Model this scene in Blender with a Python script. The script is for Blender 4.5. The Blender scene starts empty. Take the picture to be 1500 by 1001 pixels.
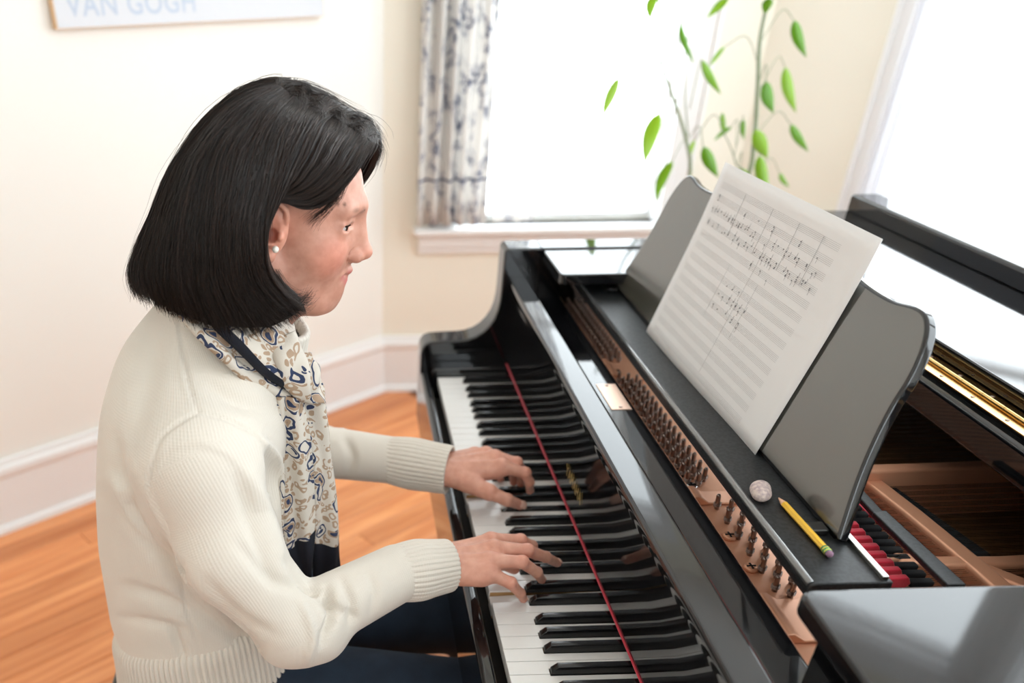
import bpy, bmesh, math, random
import numpy as np
from mathutils import Vector, Matrix

S = bpy.context.scene
COL = S.collection
rng = np.random.default_rng(7)
random.seed(7)

# ------------------------------------------------------------------ camera
CR = np.array([[0.99966876, -0.0239267, -0.00948038],
               [-0.02124328, -0.55916927, -0.8287813],
               [0.01452887, 0.82870817, -0.55949234]])
CC = np.array([-0.190546, -1.622137, 1.461438])
CF, CX, CY = 1200.826, 532.477, 768.051
cam = bpy.data.cameras.new('camera')
camo = bpy.data.objects.new('camera', cam)
COL.objects.link(camo)
S.camera = camo
r0, r1, r2 = CR
camo.matrix_world = Matrix(((r0[0], -r1[0], -r2[0], CC[0]), (r0[1], -r1[1], -r2[1], CC[1]),
                            (r0[2], -r1[2], -r2[2], CC[2]), (0, 0, 0, 1)))
cam.sensor_width = 36
cam.lens = CF / 1500 * 36
cam.shift_x = -(CX - 750) / 1500
cam.shift_y = (CY - 500.5) / 1500
cam.clip_start = .02
cam.dof.use_dof = True
cam.dof.focus_distance = 0.98
cam.dof.aperture_fstop = 2.8

# ------------------------------------------------------------------ light
W = bpy.data.worlds.new('sky')
S.world = W
W.use_nodes = True
bgn = W.node_tree.nodes['Background']
bgn.inputs[0].default_value = (0.90, 0.96, 1.0, 1)
bgn.inputs[1].default_value = 5.0
S.view_settings.view_transform = 'Standard'
S.view_settings.look = 'None'
S.view_settings.gamma = 1
S.view_settings.exposure = 0.47
S.view_settings.use_curve_mapping = False
S.cycles.max_bounces = 10
S.cycles.diffuse_bounces = 6
S.cycles.transparent_max_bounces = 12
S.cycles.sample_clamp_indirect = 8
S.cycles.use_denoising = True


def portal(name, centre, normal, w, h):
    l = bpy.data.lights.new(name, 'AREA')
    l.shape = 'RECTANGLE'
    l.size, l.size_y = w, h
    l.cycles.is_portal = True
    o = bpy.data.objects.new(name, l)
    COL.objects.link(o)
    o.location = centre
    n = Vector(normal).normalized()
    x = Vector((0, 0, 1)).cross(-n).normalized()
    y = (-n).cross(x)
    o.matrix_world = Matrix(((x[0], y[0], -n[0], centre[0]), (x[1], y[1], -n[1], centre[1]),
                             (x[2], y[2], -n[2], centre[2]), (0, 0, 0, 1)))
    # area lights shine along local -Z
    return o


# ------------------------------------------------------------------ helpers
def at(u, v, Y):
    """a point of the room at depth Y, from where it shows in the photograph"""
    r = CR.T @ np.array([(u - CX) / CF, (v - CY) / CF, 1.0])
    return CC + (Y - CC[1]) / r[1] * r


def atz(u, v, Z):
    r = CR.T @ np.array([(u - CX) / CF, (v - CY) / CF, 1.0])
    return CC + (Z - CC[2]) / r[2] * r


def mat(name, col=(.8, .8, .8), rough=.5, metal=0., ior=1.45, sss=0., coat=0., bump=None, noise=None,
        emit=None, sheen=0., trans=0.):
    """bump=(scale, strength, distance) noise bump; noise=(scale, colour2, contrast)"""
    m = bpy.data.materials.new(name)
    m.use_nodes = True
    nt = m.node_tree
    b = nt.nodes['Principled BSDF']
    b.inputs['Base Color'].default_value = (*col, 1)
    b.inputs['Roughness'].default_value = rough
    b.inputs['Metallic'].default_value = metal
    b.inputs['IOR'].default_value = ior
    b.inputs['Subsurface Weight'].default_value = sss
    b.inputs['Subsurface Radius'].default_value = (1., .35, .2)
    b.inputs['Subsurface Scale'].default_value = .006
    b.inputs['Coat Weight'].default_value = coat
    b.inputs['Sheen Weight'].default_value = sheen
    tc = nt.nodes.new('ShaderNodeTexCoord')
    if noise:
        n = nt.nodes.new('ShaderNodeTexNoise')
        n.inputs['Scale'].default_value = noise[0]
        n.inputs['Detail'].default_value = 4
        nt.links.new(tc.outputs['Object'], n.inputs['Vector'])
        r = nt.nodes.new('ShaderNodeValToRGB')
        c = noise[2] if len(noise) > 2 else .3
        r.color_ramp.elements[0].position = .5 - c
        r.color_ramp.elements[1].position = .5 + c
        r.color_ramp.elements[0].color = (*col, 1)
        r.color_ramp.elements[1].color = (*noise[1], 1)
        nt.links.new(n.outputs['Fac'], r.inputs[0])
        nt.links.new(r.outputs[0], b.inputs['Base Color'])
    if bump:
        n = nt.nodes.new('ShaderNodeTexNoise')
        n.inputs['Scale'].default_value = bump[0]
        n.inputs['Detail'].default_value = 3
        nt.links.new(tc.outputs['Object'], n.inputs['Vector'])
        bp = nt.nodes.new('ShaderNodeBump')
        bp.inputs['Strength'].default_value = bump[1]
        bp.inputs['Distance'].default_value = bump[2]
        nt.links.new(n.outputs['Fac'], bp.inputs['Height'])
        nt.links.new(bp.outputs[0], b.inputs['Normal'])
    return m


def world_loc(o):
    v = np.zeros(3)
    while o is not None:
        v = v + np.array(o.location)
        o = o.parent
    return v


def obj(name, verts, faces, m, parent=None, smooth=False, mats=None, loc=None, kind=None, label=None, cat=None, group=None):
    """links one mesh object; verts are in room coordinates"""
    verts = np.asarray(verts, float).reshape(-1, 3)
    base = world_loc(parent) if parent is not None else np.zeros(3)
    l = np.zeros(3) if loc is None else np.asarray(loc, float) - base
    me = bpy.data.meshes.new(name)
    vv = verts - base - l
    if isinstance(faces, np.ndarray):
        k = faces.shape[1]
        me.vertices.add(len(vv)); me.vertices.foreach_set('co', vv.ravel())
        me.loops.add(faces.size); me.loops.foreach_set('vertex_index', faces.ravel().astype(np.int32))
        me.polygons.add(len(faces)); me.polygons.foreach_set('loop_start', np.arange(0, faces.size, k, dtype=np.int32))
        me.update(calc_edges=True)
    else:
        me.from_pydata([tuple(v) for v in vv], [], faces)
    me.materials.append(m)
    for x in mats or []:
        me.materials.append(x)
    if smooth:
        me.polygons.foreach_set('use_smooth', [True] * len(me.polygons))
    o = bpy.data.objects.new(name, me)
    COL.objects.link(o)
    if parent is not None:
        o.parent = parent
    o.location = l
    tag(o, label, cat, group, kind)
    return o


def tag(o, label=None, cat=None, group=None, kind=None):
    for k, v in (('label', label), ('category', cat), ('group', group), ('kind', kind)):
        if v:
            o[k] = v
    return o


def empty(name, loc, label=None, cat=None, group=None, kind=None, parent=None):
    o = bpy.data.objects.new(name, None)
    COL.objects.link(o)
    o.location = loc
    if parent is not None:
        o.parent = parent
    return tag(o, label, cat, group, kind)


class MB:
    """collects shapes into one mesh"""
    def __init__(s):
        s.v, s.f, s.m = [], [], []

    def add(s, v, f, mi=0):
        n = len(s.v)
        s.v += [tuple(map(float, p)) for p in v]
        s.f += [tuple(i + n for i in q) for q in f]
        s.m += [mi] * len(f)
        return s

    def box(s, a, b, mi=0):
        (x0, y0, z0), (x1, y1, z1) = a, b
        x0, x1 = sorted((x0, x1)); y0, y1 = sorted((y0, y1)); z0, z1 = sorted((z0, z1))
        v = [(x0, y0, z0), (x1, y0, z0), (x1, y1, z0), (x0, y1, z0), (x0, y0, z1), (x1, y0, z1), (x1, y1, z1), (x0, y1, z1)]
        return s.add(v, [(3, 2, 1, 0), (4, 5, 6, 7), (0, 1, 5, 4), (1, 2, 6, 5), (2, 3, 7, 6), (3, 0, 4, 7)], mi)

    def prism(s, poly, vec, mi=0):
        """poly: list of 3D points (planar loop), extruded by vec"""
        n = len(poly)
        p = [np.array(q, float) for q in poly]
        q = [a + np.array(vec, float) for a in p]
        f = [tuple(range(n)), tuple(range(2 * n - 1, n - 1, -1))]
        for i in range(n):
            j = (i + 1) % n
            f.append((i, i + n, j + n, j))
        return s.add(p + q, f, mi)

    def tube(s, pts, r, n=8, mi=0, cap=True, flat=1.0):
        pts = [np.array(p, float) for p in pts]
        rr = r if hasattr(r, '__len__') else [r] * len(pts)
        t0 = pts[1] - pts[0]
        up = np.array([0, 0, 1.]) if abs(t0[2]) < .9 * np.linalg.norm(t0) else np.array([1., 0, 0])
        V = []
        for i, p in enumerate(pts):
            t = pts[min(i + 1, len(pts) - 1)] - pts[max(i - 1, 0)]
            t = t / (np.linalg.norm(t) + 1e-12)
            a = np.cross(up, t); a /= np.linalg.norm(a) + 1e-12
            b = np.cross(t, a); up = b
            for k in range(n):
                th = 2 * math.pi * k / n
                V.append(p + rr[i] * (math.cos(th) * a + flat * math.sin(th) * b))
        F = []
        for i in range(len(pts) - 1):
            for k in range(n):
                F.append((i * n + k, i * n + (k + 1) % n, (i + 1) * n + (k + 1) % n, (i + 1) * n + k))
        if cap:
            F.append(tuple(range(n - 1, -1, -1)))
            F.append(tuple(range((len(pts) - 1) * n, len(pts) * n)))
        return s.add(V, F, mi)

    def lathe(s, c, prof, n=16, mi=0):
        """prof: list of (radius, z)"""
        V = [(c[0] + r * math.cos(2 * math.pi * k / n), c[1] + r * math.sin(2 * math.pi * k / n), c[2] + z)
             for r, z in prof for k in range(n)]
        F = [(i * n + k, i * n + (k + 1) % n, (i + 1) * n + (k + 1) % n, (i + 1) * n + k)
             for i in range(len(prof) - 1) for k in range(n)]
        F.append(tuple(range(n - 1, -1, -1)))
        F.append(tuple(range((len(prof) - 1) * n, len(prof) * n)))
        return s.add(V, F, mi)

    def build(s, name, m, parent=None, smooth=False, bevel=0, seg=2, mats=None, **k):
        o = obj(name, s.v, s.f, m, parent, smooth, mats, **k)
        if any(s.m):
            o.data.polygons.foreach_set('material_index', s.m)
        if bevel:
            bev(o, bevel, seg)
        return o


def bev(o, w, seg=2):
    b = o.modifiers.new('bevel', 'BEVEL')
    b.width, b.segments, b.limit_method, b.angle_limit = w, seg, 'ANGLE', math.radians(35)
    b.harden_normals = False
    for p in o.data.polygons:
        p.use_smooth = True
    w_ = o.modifiers.new('wn', 'WEIGHTED_NORMAL')
    w_.keep_sharp = True
    return o


def grid_faces(nr, nc, wrap=False):
    i = np.arange(nr - 1)[:, None] * nc
    j = np.arange(nc if wrap else nc - 1)[None, :]
    j2 = (j + 1) % nc
    return np.stack([i + j, i + j2, i + nc + j2, i + nc + j], -1).reshape(-1, 4)


def catmull(P, n):
    """resample control points (k,3) to n points, Catmull-Rom"""
    P = np.asarray(P, float)
    k = len(P)
    Q = np.vstack([2 * P[0] - P[1], P, 2 * P[-1] - P[-2]])
    u = np.linspace(0, k - 1 - 1e-9, n)
    i = u.astype(int); t = (u - i)[:, None]
    p0, p1, p2, p3 = Q[i], Q[i + 1], Q[i + 2], Q[i + 3]
    return .5 * ((2 * p1) + (-p0 + p2) * t + (2 * p0 - 5 * p1 + 4 * p2 - p3) * t ** 2 + (-p0 + 3 * p1 - 3 * p2 + p3) * t ** 3)


# ---- signed distance fields and surface nets
class Field:
    def __init__(s, lo, hi, h):
        s.lo = np.array(lo, float); s.h = h
        s.n = np.ceil((np.array(hi) - s.lo) / h).astype(int) + 1
        s.F = np.full(s.n, 1., np.float32)

    def sub(s, lo, hi):
        a = np.clip(np.floor((np.array(lo) - s.lo) / s.h).astype(int), 0, s.n)
        b = np.clip(np.ceil((np.array(hi) - s.lo) / s.h).astype(int) + 1, 0, s.n)
        sl = tuple(slice(i, j) for i, j in zip(a, b))
        ax = [(s.lo[d] + s.h * np.arange(a[d], b[d])).astype(np.float32) for d in range(3)]
        return sl, ax[0][:, None, None], ax[1][None, :, None], ax[2][None, None, :]

    def comb(s, sl, d, k, cut=False):
        F = s.F[sl]
        if F.size == 0:
            return
        if cut:
            e = -d
            if k > 0:
                hh = np.clip(.5 + .5 * (e - F) / k, 0, 1)
                s.F[sl] = F * (1 - hh) + e * hh + k * hh * (1 - hh)
            else:
                s.F[sl] = np.maximum(F, e)
        elif k > 0:
            hh = np.clip(.5 + .5 * (d - F) / k, 0, 1)
            s.F[sl] = d * (1 - hh) + F * hh - k * hh * (1 - hh)
        else:
            s.F[sl] = np.minimum(F, d)

    def cap(s, a, b, ra, rb, k=0., cut=False, q=None):
        """tapered capsule; q=(axis vector, factor) flattens along an axis"""
        a = np.array(a, float); b = np.array(b, float)
        m = max(ra, rb) + k + 4 * s.h + .004
        sl, X, Y, Z = s.sub(np.minimum(a, b) - m, np.maximum(a, b) + m)
        d = b - a
        L = float(d @ d) + 1e-12
        px, py, pz = X - a[0], Y - a[1], Z - a[2]
        t = np.clip((px * d[0] + py * d[1] + pz * d[2]) / L, 0, 1)
        dx, dy, dz = px - t * d[0], py - t * d[1], pz - t * d[2]
        if q is not None:
            ax, fac = q
            dot = dx * ax[0] + dy * ax[1] + dz * ax[2]
            e = (fac - 1) * dot
            dx, dy, dz = dx + e * ax[0], dy + e * ax[1], dz + e * ax[2]
        s.comb(sl, (np.sqrt(dx * dx + dy * dy + dz * dz) - (ra + (rb - ra) * t)).astype(np.float32), k, cut)

    def ell(s, c, r, k=0., cut=False, R=None):
        c = np.array(c, float); r = np.array(r, float)
        m = r.max() + k + 4 * s.h
        sl, X, Y, Z = s.sub(c - m, c + m)
        x, y, z = X - c[0], Y - c[1], Z - c[2]
        if R is not None:
            x, y, z = (R[0, i] * x + R[1, i] * y + R[2, i] * z for i in range(3))
        k0 = np.sqrt((x / r[0]) ** 2 + (y / r[1]) ** 2 + (z / r[2]) ** 2)
        k1 = np.sqrt((x / r[0] ** 2) ** 2 + (y / r[1] ** 2) ** 2 + (z / r[2] ** 2) ** 2)
        s.comb(sl, (k0 * (k0 - 1) / (k1 + 1e-9)).astype(np.float32), k, cut)

    def loft(s, L, k=0., p=2.0):
        """stack of ellipses: rows (z, cx, cy, rx, ry)"""
        L = np.array(sorted(L)); mr = L[:, 3:].max() + k + 4 * s.h
        lo = [L[:, 1].min() - mr, L[:, 2].min() - mr, L[0, 0] - .03]
        hi = [L[:, 1].max() + mr, L[:, 2].max() + mr, L[-1, 0] + .03]
        sl, X, Y, Z = s.sub(lo, hi)
        z = Z.ravel()
        zi = np.linspace(L[0, 0], L[-1, 0], 200)
        cs = [np.convolve(np.pad(np.interp(zi, L[:, 0], L[:, j]), 6, 'edge'), np.ones(13) / 13, 'valid') for j in range(1, 5)]
        cx, cy, rx, ry = (np.interp(z, zi, c)[None, None, :].astype(np.float32) for c in cs)
        q = (np.abs((X - cx) / rx) ** p + np.abs((Y - cy) / ry) ** p) ** (1 / p)
        d = (q - 1) * np.minimum(rx, ry)
        d = np.maximum(d, np.maximum(L[0, 0] - Z, Z - L[-1, 0]))
        s.comb(sl, d.astype(np.float32), k)

    def mesh(s, smooth=1):
        F = s.F; n = np.array(F.shape)
        inside = F < 0
        c = [(i, j, k) for i in (0, 1) for j in (0, 1) for k in (0, 1)]
        m = n - 1
        cnt = np.zeros(m, np.int8)
        for i, j, k in c:
            cnt += inside[i:m[0] + i, j:m[1] + j, k:m[2] + k]
        act = (cnt > 0) & (cnt < 8)
        ids = np.full(m, -1, np.int64)
        idx = np.argwhere(act)
        ids[act] = np.arange(len(idx))
        P = np.zeros((len(idx), 3)); C = np.zeros(len(idx))
        vals = {q: F[idx[:, 0] + q[0], idx[:, 1] + q[1], idx[:, 2] + q[2]] for q in c}
        for q in c:
            for ax in range(3):
                if q[ax] == 0:
                    w = list(q); w[ax] = 1; w = tuple(w)
                    a, b = vals[q], vals[w]
                    x = (a < 0) != (b < 0)
                    t = a[x] / (a[x] - b[x])
                    pt = np.tile(np.array(q, float), (x.sum(), 1)); pt[:, ax] = t
                    P[x] += pt; C[x] += 1
        V = (idx + P / C[:, None]) * s.h + s.lo
        Q = []
        for ax in range(3):
            o1, o2 = [(1, 2), (2, 0), (0, 1)][ax]
            a = [slice(0, n[0]), slice(0, n[1]), slice(0, n[2])]
            b = list(a)
            a[ax] = slice(0, n[ax] - 1); b[ax] = slice(1, n[ax])
            A, B = inside[tuple(a)], inside[tuple(b)]
            e = np.argwhere(A != B)
            ok = (e[:, o1] > 0) & (e[:, o2] > 0) & (e[:, o1] < n[o1] - 1) & (e[:, o2] < n[o2] - 1)
            e = e[ok]
            sgn = A[e[:, 0], e[:, 1], e[:, 2]]
            def g(d1, d2):
                f = e.copy(); f[:, o1] -= d1; f[:, o2] -= d2
                return ids[f[:, 0], f[:, 1], f[:, 2]]
            quad = np.stack([g(1, 1), g(0, 1), g(0, 0), g(1, 0)], 1)
            quad[~sgn] = quad[~sgn][:, ::-1]
            Q.append(quad)
        Q = np.vstack(Q)
        for _ in range(smooth):
            A = np.zeros_like(V); cn = np.zeros(len(V))
            for i in range(4):
                np.add.at(A, Q[:, i], V[Q[:, (i + 1) % 4]] + V[Q[:, (i + 3) % 4]]); np.add.at(cn, Q[:, i], 2)
            V = .5 * V + .5 * A / cn[:, None]
        return V, Q


def set_attr(o, name, data, typ='FLOAT'):
    a = o.data.attributes.new(name, typ, 'POINT')
    if typ == 'FLOAT':
        a.data.foreach_set('value', np.asarray(data, np.float32))
    else:
        d = np.ones((len(data), 4), np.float32); d[:, :3] = data
        a.data.foreach_set('color', d.ravel())


# ------------------------------------------------------------------ materials
def black_lacquer(name, ior=1.62, rough=.05, col=(.006, .006, .007)):
    return mat(name, col, rough, ior=ior)


M_black = black_lacquer('black piano lacquer')
M_satin = mat('satin black lacquer', (.008, .009, .010), .42, ior=1.4, noise=(260, (.022, .024, .026), .1))
M_desk = black_lacquer('music desk lacquer with reflection tint', 2.2, .16, (.05, .049, .038))  # beige reflection of the room put into the lighter base colour
M_ivory = mat('white key plastic', (.86, .85, .83), .18, ior=1.5)
M_wood = mat('key wood', (.55, .33, .14), .5, noise=(60, (.42, .24, .09)))
M_ebony = mat('black key plastic', (.008, .008, .009), .17, ior=1.5)
M_felt = mat('red felt', (.66, .012, .045), .9, sheen=.5, bump=(900, .5, .001))
M_copper = mat('copper bronze plate paint', (.72, .36, .22), .36, metal=.35, ior=1.5, bump=(300, .05, .0005))
M_pin = mat('tuning pin steel', (.36, .29, .26), .28, metal=1.)
M_steel = mat('polished steel', (.55, .55, .54), .2, metal=1.)
M_brass = mat('brass', (.83, .55, .22), .22, metal=1., noise=(25, (.62, .36, .12)))
M_gold = mat('gold lettering', (.83, .58, .2), .3, metal=.8)
M_sound = mat('soundboard spruce', (.27, .13, .05), .45, noise=(30, (.18, .08, .03)))
M_bfelt = mat('black felt', (.012, .012, .014), .95)
M_wall = mat('cream wall paint', (.86, .83, .73), .75, bump=(60, .05, .001))
M_wallL = mat('pale cream wall paint', (.85, .84, .795), .75, bump=(60, .05, .001))
M_ceil = mat('ceiling paint', (.86, .85, .82), .8)
M_trim = mat('white gloss trim paint', (.84, .84, .84), .35)

# ================================================================== ROOM
ZC = 3.1
A0 = np.array([-.049, 1.558])                       # corner of left and back wall
dL = np.array([-1.257, -1.01]); dL /= np.linalg.norm(dL)
nL = np.array([dL[1], -dL[0]])                      # towards the outside
if nL @ np.array([0, -1]) > 0: nL = -nL
LB = A0 + dL * 2.9                                  # far end of the left wall
B0 = np.array([1.25, 1.558])
dA = np.array([.7071, -.7071])
B1 = B0 + dA * 1.35                                 # end of the angled bay wall
R1 = np.array([B1[0], -2.6])
L1 = np.array([LB[0], -2.6])


def wall_run(name, p, q, zs, holes, m, th=.16, side=1):
    """wall from p to q (2D) with rectangular holes (s0,s1,z0,z1); built as one mesh of boxes"""
    p, q = np.array(p, float), np.array(q, float)
    L = np.linalg.norm(q - p); d = (q - p) / L
    n = np.array([d[1], -d[0]]) * side
    mb = MB()
    def blk(s0, s1, z0, z1):
        if s1 - s0 < 1e-4 or z1 - z0 < 1e-4: return
        a, b = p + d * s0, p + d * s1
        mb.prism([(*a, z0), (*b, z0), (*b, z1), (*a, z1)], (*(n * th), 0))
    s = 0
    for (h0, h1, z0, z1) in sorted(holes):
        blk(s, h0, zs[0], zs[1]); blk(h0, h1, zs[0], z0); blk(h0, h1, z1, zs[1]); s = h1
    blk(s, L, zs[0], zs[1])
    return mb.build(name, m, kind='structure')


wall_run('wall_left', A0, LB, (0, ZC), [], M_wallL, side=-1 if np.array([dL[1], -dL[0]]) @ nL < 0 else 1)
wall_run('wall_back', A0 - np.array([.1, 0]), B0, (0, ZC), [(.364, 1.134, .665, 2.75)], M_wall, side=-1)
wall_run('wall_bay', B0, B1, (0, ZC), [(.46, 1.27, .70, 2.85)], M_wall, side=-1)
wall_run('wall_right', B1, R1, (0, ZC), [(.12, 1.35, .70, 2.9), (1.5, 2.9, .70, 2.9)], M_wallL, side=-1)
wall_run('wall_front', R1, L1, (0, ZC), [(1.1, 1.9, 1.0, 2.3)], M_wallL, side=-1)  # opening holds the added fill window
wall_run('wall_west', LB, L1, (0, ZC), [], M_wallL, side=1)
mb = MB()
mb.prism([(L1[0] - .2, L1[1] - .2, ZC), (R1[0] + .2, R1[1] - .2, ZC), (R1[0] + .2, B1[1], ZC), (B0[0] + .1, 1.75, ZC), (A0[0] - .1, 1.75, ZC), (LB[0] - .2, LB[1] + .1, ZC)], (0, 0, .1))
mb.build('ceiling', M_ceil, kind='structure')

# portals guide the daylight that comes in through the openings
portal('daylight_back', (.60, 1.70, 1.7), (0, -1, 0), .77, 2.08)
c = B0 + dA * .865
portal('daylight_bay', (c[0] + .09, c[1] + .09, 1.775), (-.7071, -.7071, 0), .81, 2.15)
portal('daylight_right', (B1[0] + .12, B1[1] - .735, 1.8), (-1, 0, 0), 1.23, 2.2)
portal('daylight_right_near', (B1[0] + .12, B1[1] - 2.2, 1.8), (-1, 0, 0), 1.4, 2.2)
portal('fill_daylight_front', (R1[0] - 1.5, -2.72, 1.65), (0, 1, 0), .8, 1.3)  # portal of the unseen window added for fill light

# floor: slab with laid strips
M_floor = mat('floor filler', (.30, .11, .04), .6)


def floor_mat():
    m = bpy.data.materials.new('orange oak board'); m.use_nodes = True
    nt = m.node_tree; b = nt.nodes['Principled BSDF']
    b.inputs['Roughness'].default_value = .28
    tc = nt.nodes.new('ShaderNodeTexCoord'); mp = nt.nodes.new('ShaderNodeMapping')
    mp.inputs['Scale'].default_value = (2.2, 38, 38)
    nt.links.new(tc.outputs['Object'], mp.inputs[0])
    oi = nt.nodes.new('ShaderNodeObjectInfo')
    ad = nt.nodes.new('ShaderNodeVectorMath'); ad.operation = 'ADD'
    sc = nt.nodes.new('ShaderNodeMath'); sc.operation = 'MULTIPLY'; sc.inputs[1].default_value = 50
    nt.links.new(oi.outputs['Random'], sc.inputs[0])
    nt.links.new(mp.outputs[0], ad.inputs[0]); nt.links.new(sc.outputs[0], ad.inputs[1])
    n = nt.nodes.new('ShaderNodeTexNoise'); n.inputs['Scale'].default_value = 1; n.inputs['Detail'].default_value = 5
    n.inputs['Distortion'].default_value = .6
    nt.links.new(ad.outputs[0], n.inputs['Vector'])
    r = nt.nodes.new('ShaderNodeValToRGB')
    r.color_ramp.elements[0].position = .3; r.color_ramp.elements[0].color = (.66, .22, .07, 1)
    r.color_ramp.elements[1].position = .7; r.color_ramp.elements[1].color = (.90, .41, .17, 1)
    nt.links.new(n.outputs['Fac'], r.inputs[0])
    mx = nt.nodes.new('ShaderNodeMix'); mx.data_type = 'RGBA'; mx.blend_type = 'MULTIPLY'
    mx.inputs[0].default_value = 1
    r2 = nt.nodes.new('ShaderNodeValToRGB')
    r2.color_ramp.elements[0].color = (.72, .62, .55, 1); r2.color_ramp.elements[1].color = (1.1, 1.1, 1.1, 1)
    nt.links.new(oi.outputs['Random'], r2.inputs[0])
    nt.links.new(r.outputs[0], mx.inputs[6]); nt.links.new(r2.outputs[0], mx.inputs[7])
    nt.links.new(mx.outputs[2], b.inputs['Base Color'])
    return m


M_board = floor_mat()
floor = MB().box((L1[0] - .2, -2.8, -.12), (R1[0] + .2, 1.75, -.012)).build('floor', M_floor, kind='structure')
fd = np.array([-dL[0], -dL[1]]); fn = np.array([-fd[1], fd[0]])   # boards run along the left wall
pw = .083
cen = np.array([-.2, .2])
bm_by_len = {}
def board_mesh(L):
    if L not in bm_by_len:
        me = bpy.data.meshes.new('floorboard')
        w = pw - .0015
        v = []
        for (zz, e) in ((-.012, 0), (-.0012, 0), (0, .0012)):
            v += [(-L / 2 + .001 + e, -w / 2 + e, zz), (L / 2 - .001 - e, -w / 2 + e, zz), (L / 2 - .001 - e, w / 2 - e, zz), (-L / 2 + .001 + e, w / 2 - e, zz)]
        f = [(8, 9, 10, 11)]
        for k in (0, 4):
            for i in range(4):
                j = (i + 1) % 4
                f.append((k + i, k + j, k + 4 + j, k + 4 + i))
        me.from_pydata(v, [], f); me.materials.append(M_board)
        bm_by_len[L] = me
    return bm_by_len[L]
ang = math.atan2(fd[1], fd[0])
for i in range(-15, 13):
    off = (i * .377) % 1.1
    for k in range(-3, 3):
        c = cen + fn * (i * pw) + fd * (k * 1.1 + off)
        s = (c - A0)
        if s @ nL > -.02 or c[1] > 1.65 or c[0] > 1.5: continue
        o = bpy.data.objects.new('floorboard', board_mesh(1.1))
        COL.objects.link(o); o.parent = floor
        o.location = (c[0], c[1], 0); o.rotation_euler = (0, 0, ang)


def baseboard(name, p, q, side):
    p, q = np.array(p, float), np.array(q, float)
    d = (q - p) / np.linalg.norm(q - p); n = np.array([-d[1], d[0]]) * side
    prof = [(0, 0), (.032, 0), (.032, .012), (.027, .022), (.018, .026), (.018, .178), (.022, .185), (.026, .198), (.024, .212), (.014, .222), (.011, .235), (0, .235)]
    MB().prism([(*(p + n * a), b) for a, b in prof], (*(q - p), 0)).build(name, M_trim, kind='structure')


baseboard('baseboard_left', A0, LB, 1)
baseboard('baseboard_back', A0, B0, -1)
baseboard('baseboard_bay', B0, B1, -1)
baseboard('baseboard_right', B1, R1, -1)

# panes: thin clear glass
M_glass = bpy.data.materials.new('window glass'); M_glass.use_nodes = True
nt = M_glass.node_tree; nt.nodes.clear()
out = nt.nodes.new('ShaderNodeOutputMaterial'); mx = nt.nodes.new('ShaderNodeMixShader')
tr = nt.nodes.new('ShaderNodeBsdfTransparent'); gl = nt.nodes.new('ShaderNodeBsdfGlossy')
tr.inputs[0].default_value = (.97, .98, .98, 1); gl.inputs['Roughness'].default_value = .02
mx.inputs[0].default_value = .06
nt.links.new(tr.outputs[0], mx.inputs[1]); nt.links.new(gl.outputs[0], mx.inputs[2]); nt.links.new(mx.outputs[0], out.inputs[0])


def window(n, p, d, nin, s0, s1, z0, z1, meet=None):
    """frame, sashes and panes in the opening s0..s1 along d; nin points into the room"""
    p, d, nin = (np.array(x, float) for x in (p, d, nin))
    def P(s, k, z): a = p + d * s + nin * k; return (a[0], a[1], z)
    def bar(mb, sa, sb, za, zb, ka, kb):
        mb.prism([P(sa, ka, za), P(sb, ka, za), P(sb, ka, zb), P(sa, ka, zb)], tuple(np.array([*(nin * (kb - ka)), 0])))
    c = P((s0 + s1) / 2, 0, 0)
    root = empty(f'window_{n}', (c[0], c[1], z0), kind='structure')
    mb = MB(); w = .024
    for (a, b, za, zb) in ((s0, s0 + w, z0, z1), (s1 - w, s1, z0, z1), (s0 + w, s1 - w, z0, z0 + w), (s0 + w, s1 - w, z1 - w, z1)):
        bar(mb, a, b, za, zb, -.12, -.06)
    meet = meet or (z0 + z1) / 2
    bar(mb, s0 + w, s1 - w, meet - .014, meet + .014, -.12, -.07)
    mb.build('window_frame', M_trim, root, bevel=.003)
    for za, zb in ((z0 + w, meet - .02), (meet + .02, z1 - w)):
        g = MB(); bar(g, s0 + w, s1 - w, za, zb, -.098, -.094)
        g.build('pane', M_glass, root)
    mb = MB()
    for (a, b, k) in ((s0 - .09, s0 - .074, .026), (s0 - .076, s0 - .02, .018), (s0 - .022, s0 + .004, .024),
                      (s1 + .074, s1 + .09, .026), (s1 + .02, s1 + .076, .018), (s1 - .004, s1 + .022, .024)):
        bar(mb, a, b, z0 + .0, z1 + .1, 0, k)
    bar(mb, s0 - .09, s1 + .09, z1 + .0, z1 + .12, 0, .03)
    mb.build('casing', M_trim, root, bevel=.004)
    mb = MB()
    bar(mb, s0, s0 + .012, z0, z1, -.16, 0); bar(mb, s1 - .012, s1, z0, z1, -.16, 0); bar(mb, s0, s1, z1 - .012, z1, -.16, 0)
    mb.build('jamb', M_trim, root)
    mb = MB()
    bar(mb, s0 - .15, s1 + .115, z0 - .024, z0, -.06, .07)
    mb.build('window_sill', M_trim, root, bevel=.008, seg=3)
    mb = MB()
    bar(mb, s0 - .13, s1 + .10, z0 - .075, z0 - .024, 0, .034)
    bar(mb, s0 - .13, s1 + .10, z0 - .10, z0 - .075, 0, .022)
    mb.build('apron', M_trim, root, bevel=.004)
    return root


window(1, (0, 1.558), (1, 0), (0, -1), .215, .985, .665, 2.75, 1.7)
window(2, B0, dA, (-.7071, -.7071), .46, 1.27, .70, 2.85)
window(3, B1, (0, -1), (-1, 0), .12, 1.35, .70, 2.9)
window(4, B1, (0, -1), (-1, 0), 1.5, 2.9, .70, 2.9)
window(5, R1, (-1, 0), (0, 1), 1.1, 1.9, 1.0, 2.3)  # unseen window, added behind the camera for fill light


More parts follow.
